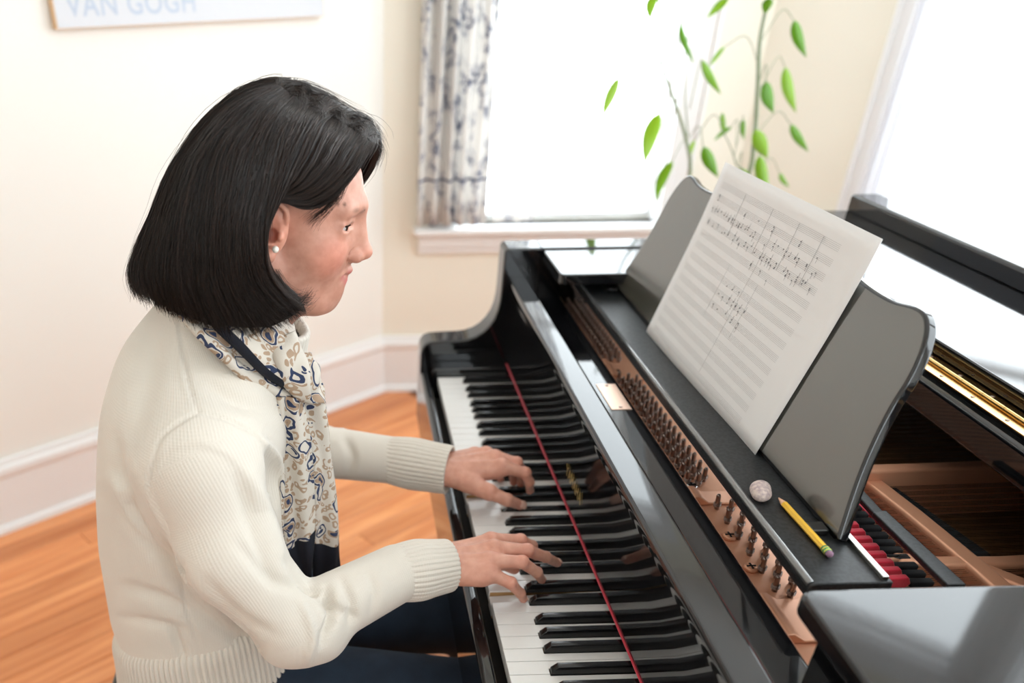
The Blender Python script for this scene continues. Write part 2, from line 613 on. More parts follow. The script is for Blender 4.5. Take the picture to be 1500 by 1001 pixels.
# curtain with a blue toile print, gathered at the window's side
def curtain_mat():
    m = bpy.data.materials.new('blue toile cotton'); m.use_nodes = True
    nt = m.node_tree; N = nt.nodes; Lk = nt.links; N.clear()
    out = N.new('ShaderNodeOutputMaterial')
    uv = N.new('ShaderNodeUVMap')
    mp = N.new('ShaderNodeMapping'); mp.inputs['Scale'].default_value = (9, 9, 1); Lk.new(uv.outputs[0], mp.inputs[0])
    n1 = N.new('ShaderNodeTexNoise'); n1.inputs['Scale'].default_value = 1.3; n1.inputs['Detail'].default_value = 1
    n2 = N.new('ShaderNodeTexNoise'); n2.inputs['Scale'].default_value = 5.5; n2.inputs['Detail'].default_value = 6
    n2.inputs['Distortion'].default_value = 1.2
    for n in (n1, n2): Lk.new(mp.outputs[0], n.inputs['Vector'])
    r1 = N.new('ShaderNodeValToRGB'); r1.color_ramp.elements[0].position = .47; r1.color_ramp.elements[1].position = .60
    r2 = N.new('ShaderNodeValToRGB'); r2.color_ramp.elements[0].position = .49; r2.color_ramp.elements[1].position = .56
    Lk.new(n1.outputs['Fac'], r1.inputs[0]); Lk.new(n2.outputs['Fac'], r2.inputs[0])
    mu = N.new('ShaderNodeMath'); mu.operation = 'MULTIPLY'; Lk.new(r1.outputs[0], mu.inputs[0]); Lk.new(r2.outputs[0], mu.inputs[1])
    # hem band near the bottom
    sx = N.new('ShaderNodeSeparateXYZ'); Lk.new(uv.outputs[0], sx.inputs[0])
    cmx = N.new('ShaderNodeMath'); cmx.operation = 'COMPARE'; cmx.inputs[1].default_value = .155; cmx.inputs[2].default_value = .004
    Lk.new(sx.outputs['Y'], cmx.inputs[0])
    mxm = N.new('ShaderNodeMath'); mxm.operation = 'MAXIMUM'; Lk.new(mu.outputs[0], mxm.inputs[0]); Lk.new(cmx.outputs[0], mxm.inputs[1])
    mc = N.new('ShaderNodeMix'); mc.data_type = 'RGBA'; mc.inputs[6].default_value = (.86, .85, .83, 1); mc.inputs[7].default_value = (.10, .13, .24, 1)
    Lk.new(mxm.outputs[0], mc.inputs[0])
    d = N.new('ShaderNodeBsdfDiffuse'); t = N.new('ShaderNodeBsdfTranslucent'); mx = N.new('ShaderNodeMixShader'); mx.inputs[0].default_value = .34
    Lk.new(mc.outputs[2], d.inputs[0]); Lk.new(mc.outputs[2], t.inputs[0])
    Lk.new(d.outputs[0], mx.inputs[1]); Lk.new(t.outputs[0], mx.inputs[2])
    Lk.new(mx.outputs[0], out.inputs[0])
    return m


M_curt = curtain_mat()


def curtain(name, p, d, nin, s0, s1, z0, z1, folds, label, amp=.022, m=None):
    p, d, nin = (np.array(x, float) for x in (p, d, nin))
    nc, nr = folds * 14 + 1, 24
    s = np.linspace(0, 1, nc); z = np.linspace(z0, z1, nr)
    V = []; UV = []
    for zz in z:
        for q in s:
            a = amp * (math.sin(q * folds * 2 * math.pi + .6 * math.sin(zz * 3)) + .3 * math.sin(q * 41 + zz * 2))
            b = p + d * (s0 + (s1 - s0) * q) + nin * (.065 + a)
            V.append((b[0], b[1], zz)); UV.append((q * (s1 - s0) * 2.2, zz - z0))
    V = np.array(V)
    c = V.mean(0); c[2] = z0
    root = empty(name, c, label, 'curtain')
    o = obj('curtain_panel', V, grid_faces(nr, nc), m or M_curt, root, True)
    ul = o.data.uv_layers.new(name='UVMap'); UV = np.array(UV)
    li = np.zeros(len(o.data.loops), np.int32); o.data.loops.foreach_get('vertex_index', li)
    ul.data.foreach_set('uv', UV[li].ravel())
    sd = o.modifiers.new('thick', 'SOLIDIFY'); sd.thickness = .0012
    a, b = p + d * (s0 - .002) + nin * .065, p + d * (s1 + .002) + nin * .065
    MB().tube([(*a, z1 + .01), (*b, z1 + .01)], .011, 10).build('curtain_rod', M_trim, root, True)
    return root


curtain('curtain', (0, 1.558), (1, 0), (0, -1), .072, .325, .682, 2.82, 5, 'white curtain with navy blue toile print at the left of the far window')
M_sheer = bpy.data.materials.new('white sheer cotton'); M_sheer.use_nodes = True
nt = M_sheer.node_tree; nt.nodes.clear()
out = nt.nodes.new('ShaderNodeOutputMaterial'); t = nt.nodes.new('ShaderNodeBsdfTranslucent'); d_ = nt.nodes.new('ShaderNodeBsdfDiffuse')
mx = nt.nodes.new('ShaderNodeMixShader'); mx.inputs[0].default_value = .5
t.inputs[0].default_value = (.9, .9, .92, 1); d_.inputs[0].default_value = (.85, .85, .87, 1)
nt.links.new(t.outputs[0], mx.inputs[1]); nt.links.new(d_.outputs[0], mx.inputs[2]); nt.links.new(mx.outputs[0], out.inputs[0])
curtain('curtain', B0, dA, (-.7071, -.7071), .43, .53, .715, 2.92, 3, 'narrow plain white curtain at the edge of the bright bay window', .012, M_sheer)

# poster on the left wall (its lower edge is in view)
pp = lambda s, z, k: np.array([*(A0 + dL * s - nL * k), z])
s0_, s1_ = .268, 1.13
c = pp((s0_ + s1_) / 2, 1.35, .0)
poster = empty('poster', c, 'pale poster board with faint grey lettering hung on the cream wall', 'poster')
M_post = mat('pale poster print', (.66, .68, .72), .6)
M_edge = mat('tan canvas edge', (.70, .48, .28), .6)
mb = MB(); mb.prism([pp(s0_, 1.345, .003), pp(s1_, 1.345, .003), pp(s1_, 2.30, .003), pp(s0_, 2.30, .003)], (*(-nL * .022), 0))
mb.build('backing', M_edge, poster)
mb = MB(); mb.prism([pp(s0_ + .002, 1.347, .025), pp(s1_ - .004, 1.347, .025), pp(s1_ - .004, 2.298, .025), pp(s0_ + .002, 2.298, .025)], (*(-nL * .001), 0))
mb.build('print', M_post, poster)


def text_obj(name, body, size, m, parent, origin, xdir, ydir, ext=.0003, align='LEFT', sx=1.0, bold=.0):
    cu = bpy.data.curves.new(name, 'FONT'); cu.body = body; cu.size = size; cu.extrude = ext / sx if False else ext
    cu.align_x = align; cu.space_character = 1.08; cu.offset = bold
    t = bpy.data.objects.new(name, cu); COL.objects.link(t)
    bpy.context.view_layer.update()
    dg = bpy.context.evaluated_depsgraph_get()
    me = bpy.data.meshes.new_from_object(t.evaluated_get(dg))
    bpy.data.objects.remove(t); bpy.data.curves.remove(cu)
    x = np.array(xdir, float); x /= np.linalg.norm(x); y = np.array(ydir, float); y /= np.linalg.norm(y); z = np.cross(x, y)
    v = np.zeros(len(me.vertices) * 3); me.vertices.foreach_get('co', v); v = v.reshape(-1, 3)
    wv = np.array(origin, float) + v[:, :1] * x * sx + v[:, 1:2] * y + v[:, 2:3] * z
    f = [tuple(p.vertices) for p in me.polygons]
    bpy.data.meshes.remove(me)
    return obj(name, wv, f, m, parent)


M_ptext = mat('pale blue grey print', (.48, .55, .66), .6)
text_obj('lettering', 'VAN GOGH', .072, M_ptext, poster, pp(1.095, 1.372, .0265), (*(-dL), 0), (0, 0, 1), sx=.93, bold=.0006)
# the second, sheerer width of the same curtain
M_cur2 = M_curt.copy(); M_cur2.name = 'blown thin toile cotton'
n_ = M_cur2.node_tree; o_ = [n for n in n_.nodes if n.type == 'OUTPUT_MATERIAL'][0]
src = o_.inputs[0].links[0].from_socket
tr_ = n_.nodes.new('ShaderNodeBsdfTransparent'); m_ = n_.nodes.new('ShaderNodeMixShader'); m_.inputs[0].default_value = .45
n_.links.new(src, m_.inputs[1]); n_.links.new(tr_.outputs[0], m_.inputs[2]); n_.links.new(m_.outputs[0], o_.inputs[0])
curtain('curtain', (0, 1.558), (1, 0), (0, -1), .352, .50, .690, 2.82, 2, 'thin see-through width of toile curtain glowing in front of the far window pane', .010, M_cur2)

# ================================================================== PIANO
YB, YT = .045, -1.267            # inner faces of the two arms (bass, treble)
KZ = .74                         # top of the white keys
piano = empty('grand_piano', (.5, -.61, 0), 'glossy black grand piano with open keyboard and front lid flap folded back', 'piano')


def yprof(name, prof, m, y0=YB, y1=YT, bevel=0, parent=piano, **k):
    """profile of (x, z) points extruded across the piano"""
    o = MB().prism([(x, y0, z) for x, z in prof], (0, y1 - y0, 0)).build(name, m, parent, **k)
    # outward normals whatever the winding
    bm = bmesh.new(); bm.from_mesh(o.data); bmesh.ops.recalc_face_normals(bm, faces=bm.faces); bm.to_mesh(o.data); bm.free()
    if bevel: bev(o, bevel, 3)
    return o


def fixn(o):
    bm = bmesh.new(); bm.from_mesh(o.data); bmesh.ops.recalc_face_normals(bm, faces=bm.faces); bm.to_mesh(o.data); bm.free()
    return o


# keybed and key slip
yprof('keybed', [(-.012, .60), (1.10, .60), (1.10, .665), (-.012, .665)], M_black)
yprof('key_slip', [(-.034, .598), (-.034, .731), (-.030, .735), (-.018, .735), (-.014, .731), (-.014, .598)], M_black, bevel=.0035)
yprof('key_frame', [(-.010, .665), (.16, .665), (.16, .69), (-.010, .69)], mat('dark stained key frame', (.02, .017, .015), .6))

# arms: scrolled cheeks at both ends
ARM = [(-.034, .60), (-.034, .775), (-.031, .788), (-.024, .797), (-.013, .8015), (.01, .803), (.045, .804), (.065, .806), (.083, .812),
       (.098, .822), (.110, .835), (.119, .850), (.125, .868), (.128, .888), (.129, .91), (.129, .990), (.135, .996), (.205, .996), (.205, .60)]
for y0, y1 in ((YB, YB + .062), (YT, YT - .062)):
    yprof('arm', ARM, M_black, y0, y1, bevel=.004)
for y0, y1 in ((.003, YB - .0005), (-1.2245, YT + .0005)):
    yprof('key_block', [(-.012, .69), (-.012, .752), (-.006, .758), (.149, .758), (.149, .69)], M_black, y0, y1, bevel=.003)

# rim behind the arms (bass side straight, bent side round the tail)
rim_out = [(.205, YB + .062), (1.25, YB + .062), (1.50, YB + .03), (1.66, -.10), (1.72, -.30), (1.66, -.52), (1.50, -.66), (1.25, -.78), (1.0, -.98), (.78, -1.24), (.62, -1.329), (.205, -1.329)]
ro = catmull(np.array([(x, y, 0) for x, y in rim_out]), 60)[:, :2]
tn = np.gradient(ro, axis=0); tn /= np.linalg.norm(tn, axis=1)[:, None]
nn_ = np.stack([tn[:, 1], -tn[:, 0]], 1)
if (nn_[5] @ np.array([0, -1])) < 0: nn_ = -nn_
ri = ro + nn_ * .062
V = []; n = len(ro)
for (P_, zz) in ((ro, .60), (ro, .992), (ro + nn_ * .004, .996), (ri - nn_ * .004, .996), (ri, .992), (ri, .60)):
    V += [(x, y, zz) for x, y in P_]
F = []
for a in range(5):
    for i in range(n - 1):
        F.append((a * n + i, a * n + i + 1, (a + 1) * n + i + 1, (a + 1) * n + i))
o = fixn(obj('rim', V, F, M_black, piano))
for p in o.data.polygons: p.use_smooth = True
o.modifiers.new('es', 'EDGE_SPLIT').split_angle = math.radians(40)

# legs and pedal lyre (under the body)
for (x, y) in ((.10, -.02), (.10, -1.20), (1.35, -.40)):
    MB().lathe((x, y, 0), [(.035, .05), (.034, .08), (.045, .30), (.062, .55), (.07, .60)], 20).build('leg', M_black, piano, True)
    MB().lathe((x, y, 0), [(.014, 0), (.024, .004), (.028, .028), (.024, .046), (.014, .05)], 14).build('caster', M_brass, piano, True)
mb = MB()
for y in (-.56, -.66): mb.tube([(.40, y, .10), (.40, y, .60)], .016, 12)
mb.box((.33, -.72, .05), (.47, -.50, .11)).build('pedal_lyre', M_black, piano, bevel=.004)
for y in (-.55, -.61, -.67):
    MB().tube([(.35, y, .08), (.27, y, .075), (.21, y, .055)], [.008, .011, .014], 10, flat=.5).build('pedal', M_brass, piano, True)

# white keys
P = .0235
NAT = 'ABCDEFG'
names = ['A', 'B'] + list('CDEFGAB') * 7 + ['C']
cuts = {'C': (0, .0092), 'D': (.0048, .0048), 'E': (.0092, 0), 'F': (0, .0103), 'G': (.0063, .0063 - .001), 'A': (.0053, .0063), 'B': (.0103, 0)}
# cut of each side by the neighbouring black key (bass side, treble side)
cuts = {'C': (0, .0090), 'D': (.0020 + .0005, .0020 + .0005), 'E': (.0090, 0), 'F': (0, .0100), 'G': (.0010 + .0005, .0055), 'A': (.0055, .0015), 'B': (.0100, 0)}
kmesh = {}


def key_mesh(nm, first=False, last=False):
    k = (nm, first, last)
    if k in kmesh: return kmesh[k]
    a, b = cuts[nm]
    if first: a = 0; b = .0055
    if last: a = b = 0
    g = .0005
    w = P
    # y runs towards treble as negative; local y 0 = bass edge
    o = [(0, -g), (.0505, -g), (.0505, -g - a), (.17, -g - a), (.17, -w + g + b), (.0505, -w + g + b), (.0505, -w + g), (0, -w + g)]
    if a == 0: o = [q for i, q in enumerate(o) if i not in (1, 2)]
    if b == 0: o = [q for i, q in enumerate(o) if q not in ((.0505, -w + g + b), (.0505, -w + g))] if not False else o
    mb = MB()
    mb.prism([(x, y, 0) for x, y in o], (0, 0, -.0028), 0)
    mb.prism([(x + .0012, y, -.0028) for x, y in o], (0, 0, -.019), 1)
    mb.box((0, -g, -.0028), (.0014, -w + g, -.017), 0)
    me = bpy.data.meshes.new('white_key')
    me.from_pydata(mb.v, [], mb.f)
    me.materials.append(M_ivory); me.materials.append(M_wood)
    me.polygons.foreach_set('material_index', mb.m)
    bm = bmesh.new(); bm.from_mesh(me); bmesh.ops.recalc_face_normals(bm, faces=bm.faces)
    es = [e for e in bm.edges if all(abs(v.co.z) < 1e-6 for v in e.verts)]
    bmesh.ops.bevel(bm, geom=es, offset=.0007, segments=2, profile=.6, affect='EDGES')
    bm.to_mesh(me); bm.free()
    kmesh[k] = me
    return me


for i, nm in enumerate(names):
    o = bpy.data.objects.new('white_key', key_mesh(nm, i == 0, i == 51))
    COL.objects.link(o); o.parent = piano
    # pivot far back so that a pressed key dips at the front
    o.location = np.array([0, -i * P, KZ]) - world_loc(piano)
    if i in (31, 20):
        o.rotation_euler = (0, -math.radians(0), 0)
        o.location.z -= .0085
        o.rotation_euler = (0, math.radians(-2.4), 0)

# black keys
bx0, bx1 = .051, .168
def bring(x, hw, z): return [(x, -hw, z), (x, hw, z)]
V = [(.0, -.0055, -.003), (.0, .0055, -.003), (bx1 - bx0, .0055, -.003), (bx1 - bx0, -.0055, -.003),
     (.001, -.0052, .004), (.001, .0052, .004), (.0085, -.0044, .0115), (.0085, .0044, .0115), (bx1 - bx0, -.0044, .0122), (bx1 - bx0, .0044, .0122)]
F = [(0, 1, 5, 4), (4, 5, 7, 6), (6, 7, 9, 8), (0, 4, 6, 8, 3), (1, 2, 9, 7, 5), (2, 3, 8, 9), (3, 2, 1, 0)]
bme = bpy.data.meshes.new('black_key'); bme.from_pydata(V, [], F); bme.materials.append(M_ebony)
bm = bmesh.new(); bm.from_mesh(bme); bmesh.ops.recalc_face_normals(bm, faces=bm.faces)
bmesh.ops.bevel(bm, geom=list(bm.edges), offset=.0009, segments=2, profile=.6, affect='EDGES')
for f in bm.faces: f.smooth = True
bm.to_mesh(bme); bm.free()
BK = [.0235 + .0045 - .003]
for oc in range(7):
    b = 2 + 7 * oc
    BK += [(b + 1) * P - .0035, (b + 2) * P + .0035, (b + 4) * P - .0045, (b + 5) * P, (b + 6) * P + .0045]
for i, y in enumerate(BK):
    o = bpy.data.objects.new('black_key', bme); COL.objects.link(o); o.parent = piano
    o.location = np.array([bx0, -y, KZ]) - world_loc(piano)
    if i == 15: o.location.z -= .0075
    if i == 13: o.location.z -= .004

# fallboard (open, standing) with rolled lip, felt and lettering
fb = yprof('fallboard', [(.1505, .757), (.1485, .80), (.1475, .86), (.146, .912), (.144, .920), (.1415, .928), (.1425, .934), (.146, .9365),
                         (.176, .9385), (.180, .936), (.182, .930), (.180, .924), (.172, .918), (.170, .90), (.170, .757)], M_black, bevel=.0012)
yprof('fallboard_felt', [(.1486, .7555), (.1484, .7567), (.1491, .7572), (.1515, .7568), (.1515, .7555)], M_felt, .028, YT + .02)
text_obj('maker_lettering', 'YAMAHA', .0265, M_gold, fb, (.1469, -.520, .8045), (0, -1, 0), (-.0159, 0, .9999), ext=.0002, sx=.80, bold=0.)

# stretcher behind the fallboard
yprof('stretcher', [(.188, .80), (.188, .903), (.191, .906), (.243, .906), (.246, .903), (.246, .80)], M_black, bevel=.002)
yprof('stretcher_moulding', [(.183, .80), (.183, .893), (.1865, .896), (.1885, .893), (.1885, .80)], M_black, bevel=.001)
pl = MB().box((.207, -.413, .9062), (.238, -.505, .9072)).build('lock_plate', mat('pinkish brass plate', (.80, .55, .42), .3, metal=.6), piano, bevel=.0004)
for y in (-.420, -.498):
    MB().lathe((.2225, y, .9071), [(.0028, 0), (.0026, .0006), (.0015, .001)], 12).build('screw', M_pin, pl, True)

# cast iron plate: front flange, web, raised bridges
plate = yprof('plate_flange', [(.2475, .84), (.2475, .893), (.2485, .896), (.2525, .896), (.2535, .893), (.2535, .84)], M_copper, bevel=.001)
yprof('plate_web', [(.2535, .84), (.2535, .880), (.40, .880), (.40, .84)], M_copper)
for y0, y1 in ((-.275, -.345), (-.705, -.735), (-.93, -1.00)):
    yprof('plate_bridge', [(.254, .880), (.254, .893), (.262, .893), (.275, .884), (.33, .884), (.33, .880)], M_copper, y0, y1, bevel=.002)
ps = None
for (x, y) in ((.268, -.69), (.272, -.808), (.272, -.872), (.266, -.945), (.272, -.31)):
    r = .0085
    o = MB().lathe((x, y, .880), [(r, 0), (r, .0028), (r * .8, .0046), (r * .3, .0052)], 20).build('plate_screw', M_copper if y in (-.808, -.872) else M_steel, piano, True)
    mb = MB().box((x - r * .62, y - .0011, .8845), (x + r * .62, y + .0011, .8856)).box((x - .0011, y - r * .62, .8845), (x + .0011, y + r * .62, .8856))
    mb.build('slot', M_bfelt, o)

# tuning pins with coils, three staggered rows
def pin_mesh():
    mb = MB()
    mb.lathe((0, 0, 0), [(.0034, -.002), (.0034, .009), (.0030, .0105), (.0029, .019), (.0022, .0215), (.0008, .022)], 10)
    for k in range(3):
        mb.tube([(.0042 * math.cos(a), .0042 * math.sin(a), .004 + k * .0018 + a * .00025) for a in np.linspace(0, 6.2, 11)], .0008, 4)
    me = bpy.data.meshes.new('tuning_pin'); me.from_pydata(mb.v, [], mb.f); me.materials.append(M_pin)
    for p in me.polygons: p.use_smooth = True
    return me
pm = pin_mesh(); npin = 0
bands = [(.02, -.268, .018), (-.352, -.690, .0205), (-.742, -.925, .034)]
for y0, y1, st in bands:
    for row in range(3):
        y = y0 - row * st / 3
        while y > y1:
            o = bpy.data.objects.new('tuning_pin', pm); COL.objects.link(o); o.parent = piano
            o.location = np.array([.2655 + row * .0125 + (.017 if st > .03 else 0), y, .880]) - world_loc(piano)
            o.rotation_euler = (0, -.1, random.random())
            npin += 1
            y -= st
# music shelf, desk, side board
ZS = .955
shelf = yprof('music_shelf', [(.262, ZS - .018), (.2605, ZS - .008), (.263, ZS - .002), (.268, ZS), (.345, ZS), (.345, ZS - .022), (.268, ZS - .022)], M_satin, .020, -.995, bevel=.002)
MB().tube([(.2645, .019, ZS - .0035), (.2645, -.990, ZS - .0035)], .0042, 10).build('shelf_edge_highlight', mat('painted shelf edge highlight', (.10, .10, .10), .16, ior=2.4), piano, True)  # paler glossy strip standing in for the highlight along the shelf edge
MB().box((.334, -.905, ZS), (.3405, -.992, ZS + .005)).build('shelf_slide', M_steel, piano, bevel=.0008)
for (x0, x1) in ((.300, .306),):
    MB().box((x0, -.04, ZS - .0005), (x1, -.10, ZS + .0012)).build('shelf_stop', M_steel, piano, bevel=.0005)
tilt = math.radians(17)
DU = np.array([math.sin(tilt), 0, math.cos(tilt)]); DN = np.array([-math.cos(tilt), 0, math.sin(tilt)])
D0 = np.array([.320, -.505, ZS + .004])
half = [(0, .232), (.10, .231), (.17, .226), (.215, .2205), (.25, .2185), (.285, .2195), (.315, .2245), (.335, .2235), (.350, .214), (.361, .198),
        (.368, .180), (.3715, .163), (.3725, .150), (.3735, .140), (.377, .120), (.383, .097), (.391, .073), (.401, .049), (.412, .026), (.425, .0)]
hc_ = catmull(np.array(half), 64)
outl = [(y, s) for y, s in hc_] + [(-y, s) for y, s in hc_[::-1] if y > 1e-6]
mb = MB(); mb.prism([D0 + np.array([0, -y, 0]) + DU * s for y, s in outl], tuple(-DN * .013))
mb.m = [0] + [1] * (len(mb.f) - 1)
desk = mb.build('music_desk', M_desk, piano, mats=[M_black]); fixn(desk); bev(desk, .0035, 4); desk.modifiers['bevel'].material = 1
MB().box((.3222, -.09, ZS), (.334, -.92, ZS + .006)).build('desk_hinge_rail', M_black, piano, bevel=.001)
for y in (-.105, -.905):
    MB().box((.300, y + .009, ZS), (.319, y - .009, ZS + .008)).build('desk_bracket', M_black, piano, bevel=.002)

# treble side board over the case, and the block under it
bd = [(.205, -1.058), (.95, -1.058), (.95, -1.268), (.205, -1.268)]
def rounded(poly, r, n=6):
    out = []
    m = len(poly)
    for i in range(m):
        p = np.array(poly[i]); a = np.array(poly[i - 1]); b = np.array(poly[(i + 1) % m])
        da = (a - p) / np.linalg.norm(a - p); db = (b - p) / np.linalg.norm(b - p)
        for t in np.linspace(0, 1, n):
            q = (1 - t) ** 2 * (p + da * r) + 2 * t * (1 - t) * p + t * t * (p + db * r)
            out.append(tuple(q))
    return out
sb = MB().prism([(x, y, 1.001) for x, y in rounded(bd, .016)], (0, 0, -.022)).build('side_board', M_black, piano); fixn(sb); bev(sb, .004, 3)
sb2 = MB().prism([(x, y, .9925) for x, y in rounded([(.2055, YB - .0006), (.2055, -.118), (.60, -.118), (.60, YB - .0006)], .012)], (0, 0, -.020)).build('side_board', M_black, piano); fixn(sb2); bev(sb2, .003, 3)
MB().box((.228, -1.075, .979), (.60, -1.266, .90)).build('side_block', M_black, piano, bevel=.004)

# lid (closed at the back), brass hinge, folded flap with its lip
HX = .565
lid_out = [(HX, YB + .075), (1.25, YB + .075), (1.52, YB + .04), (1.68, -.09), (1.745, -.30), (1.68, -.54), (1.51, -.685), (1.26, -.80), (1.01, -1.0), (.79, -1.255), (.63, -1.342), (HX, -1.342)]
lp = [tuple(q) for q in catmull(np.array([(x, y, 0) for x, y in lid_out]), 56)[:, :2]]
lid = MB().prism([(x, y, 1.000) for x, y in lp], (0, 0, .022)).build('lid', M_black, piano); fixn(lid); bev(lid, .003, 2)
yprof('lid_front_rail', [(HX - .012, .975), (HX - .012, 1.012), (HX - .006, 1.016), (HX + .001, 1.016), (HX + .001, .975)], M_black, YB, -1.30, bevel=.003)
for (a, b) in ((HX - .002, HX + .0155), (HX + .0185, HX + .036)):
    lf = MB().box((a, YB + .02, 1.0222), (b, -1.30, 1.0236)).build('hinge_leaf', M_brass, piano, bevel=.0004)
    for k in range(21):
        y = YB - .02 - k * .0625
        MB().lathe(((a + b) / 2 + (.002 if a > HX else -.002), y, 1.0236), [(.0026, 0), (.0022, .0007), (.001, .001)], 10).build('screw', M_pin, lf, True)
for k in range(34):
    y0 = YB + .02 - k * .0395
    MB().tube([(HX + .017, y0, 1.0255), (HX + .017, y0 - .0388, 1.0255)], .0034, 12).build('hinge_knuckle', M_brass, piano, bevel=.0004)
fl = [(HX + .037, YB + .075), (.905, YB + .075), (.905, -1.342), (HX + .037, -1.342)]
flap = MB().prism([(x, y, 1.0235) for x, y in fl], (0, 0, .019)).build('lid_flap', M_black, piano); fixn(flap); bev(flap, .003, 2)
yprof('flap_lip', [(.845, 1.0425), (.845, 1.070), (.849, 1.074), (.901, 1.074), (.905, 1.070), (.905, 1.0425)], M_black, YB + .075, -1.342, bevel=.003)

# inside: soundboard, struts, bars, strings, dampers
MB().box((.33, YB, .80), (1.05, -1.20, .835)).build('soundboard', M_sound, piano)
MB().box((.40, YB, .835), (.435, -1.05, .872)).build('agraffe_rail', M_copper, piano, bevel=.002)
def strut(name, pts, w, z0, z1, m=M_copper, bevel=.005):
    pts = np.array(pts, float)
    t = np.gradient(pts, axis=0); t /= np.linalg.norm(t, axis=1)[:, None]
    nn = np.stack([-t[:, 1], t[:, 0]], 1) * (w / 2)
    a = [(x, y, z1) for x, y in pts + nn]; b = [(x, y, z1) for x, y in (pts - nn)[::-1]]
    o = MB().prism(a + b, (0, 0, z0 - z1)).build(name, m, piano); fixn(o); bev(o, bevel, 3)
    return o
strut('plate_strut', [(.487, -.60), (.503, -.68), (.515, -.78), (.525, -.90), (.53, -1.05)], .026, .835, .893)
strut('plate_strut', [(.44, -.868), (.49, -.878), (.56, -.880), (.75, -.870), (1.0, -.85)], .020, .835, .892)
strut('plate_strut', [(.36, -.935), (.385, -.905), (.41, -.878), (.45, -.868)], .012, .85, .893)
strut('plate_strut', [(.33, -.695), (.46, -.694), (.62, -.690), (1.0, -.67)], .020, .82, .908)
strut('plate_strut', [(.53, -.89), (.60, -.97), (.68, -1.05)], .022, .835, .891)
strut('damper_guide', [(.463, -.60), (.466, -.75), (.476, -.84), (.484, -.885)], .016, .84, .884, M_copper, .002)
strut('felt_strip', [(.460, -.60), (.463, -.75), (.472, -.84), (.478, -.868)], .007, .884, .888, M_felt, .001)
strut('damper_rail', [(.445, -.70), (.441, -.822)], .014, .911, .918, M_satin, .002)
o = MB().add([(.425, -.826, .926), (.443, -.822, .926), (.449, -.965, .926), (.428, -.965, .926), (.425, -.826, .919), (.443, -.822, .919), (.449, -.965, .919), (.428, -.965, .919)],
             [(3, 2, 1, 0), (4, 5, 6, 7), (0, 1, 5, 4), (1, 2, 6, 5), (2, 3, 7, 6), (3, 0, 4, 7)]).build('prop_stick', M_satin, piano); fixn(o); bev(o, .002, 2)
strut('damper_felt', [(.525, -.705), (.535, -.76), (.553, -.86)], .026, .872, .883, M_bfelt, .003)
mb = MB(); y = YB - .02
k = 0
while y > -1.04:
    mb.tube([(.335, y, .888), (.345, y - .001, .886), (1.0, y - .002 + .02, .884)], .00045 if y < -.35 else .0008, 4)
    k += 1
    y -= .0032 if k % 3 else .0075
mb.build('strings', M_steel, piano, True, kind='stuff')
for k in range(12):
    y = -.742 - k * .0152
    MB().prism([(.362, y, .886), (.424, y - .003, .886), (.428, y - .003, .892), (.424, y - .003, .900), (.367, y, .897)], (0, -.0085, 0)).build('damper_wedge', M_felt, piano, bevel=.0015)
    MB().box((.4285, y - .001, .886), (.456, y - .011, .893)).build('damper_head', M_bfelt, piano, bevel=.002)
for k in range(5):
    MB().lathe((.349, -.895 - k * .022, .884), [(.005, 0), (.005, .004), (.003, .006)], 8).build('agraffe', M_steel, piano, True)

# ---- sheet of manuscript paper on the desk
M_paper = mat('white manuscript paper', (.80, .79, .785), .7, bump=(14, .12, .003))
M_ink = mat('grey staff print', (.42, .41, .41), .8)
M_penc = mat('pencil notes', (.24, .24, .25), .6)
pw_, ph_ = .423, .272
PO = D0 + DN * .002 + np.array([0, .192, 0]) - DU * .006            # bottom left corner (bass side)
def paper_pt(a, b, lift=0.):
    """a along the sheet, b up; a light curl of the free edges"""
    w = .004 + .006 * max(0, (b / ph_ - .5)) ** 2 * 4 + .003 * math.sin(a * 9 + 1)
    sh = .012 * (b / ph_)
    return PO + np.array([0, -a - sh * 0 + .006 * b / ph_, 0]) + DU * b + DN * (w + lift)
V = [paper_pt(a, b) for b in np.linspace(0, ph_, 17) for a in np.linspace(0, pw_, 25)]
sheet = obj('sheet_music', V, grid_faces(17, 25), M_paper, None, True, loc=PO, label='large white sheet of handwritten manuscript music leaning on the piano desk', cat='sheet music')
sd = sheet.modifiers.new('thick', 'SOLIDIFY'); sd.thickness = .0004; sd.offset = -1
mb = MB()
rows = 14
def hline(a0, a1, b, w=.00013, mb=mb):
    aa = np.linspace(a0, a1, 14)
    v = [paper_pt(a, b + s * w, .0006) for s in (-1, 1) for a in aa]
    mb.add(v, [tuple(q) for q in grid_faces(2, 14)])
def vline(a, b0, b1, w=.00025, mb=mb, lift=.0006):
    bb = np.linspace(b0, b1, 5)
    v = [paper_pt(a + s * w, b, lift) for b in bb for s in (-1, 1)]
    mb.add(v, [tuple(q) for q in grid_faces(5, 2)])
stave = []
for r in range(rows):
    b = ph_ - .024 - r * .01755
    stave.append(b)
    for l in range(5):
        hline(.022, pw_ - .062, b - l * .0019)
mb.build('printed_staves', M_ink, sheet)
mn = MB()
def blob(a, b, ra=.0014, rb=.0009, rot=.4):
    v = []
    for k in range(8):
        th = k * math.pi / 4
        x, y = ra * math.cos(th), rb * math.sin(th)
        v.append(paper_pt(a + x * math.cos(rot) - y * math.sin(rot), b + x * math.sin(rot) + y * math.cos(rot), .0009))
    mn.add(v, [tuple(range(8))])
def phrase(r, a0, a1, dens):
    a = a0
    while a < a1:
        kk = random.choice([0, 1, 1, 2, 2, 3])
        for j in range(kk):
            b = stave[r] - .0038 + random.randint(-4, 4) * .00095
            blob(a, b)
            if random.random() < .8: vline(a + .0015, b, b + .006 * random.choice([1, -1]), .0003, mn, .0009)
        a += random.uniform(.005, .012) / dens
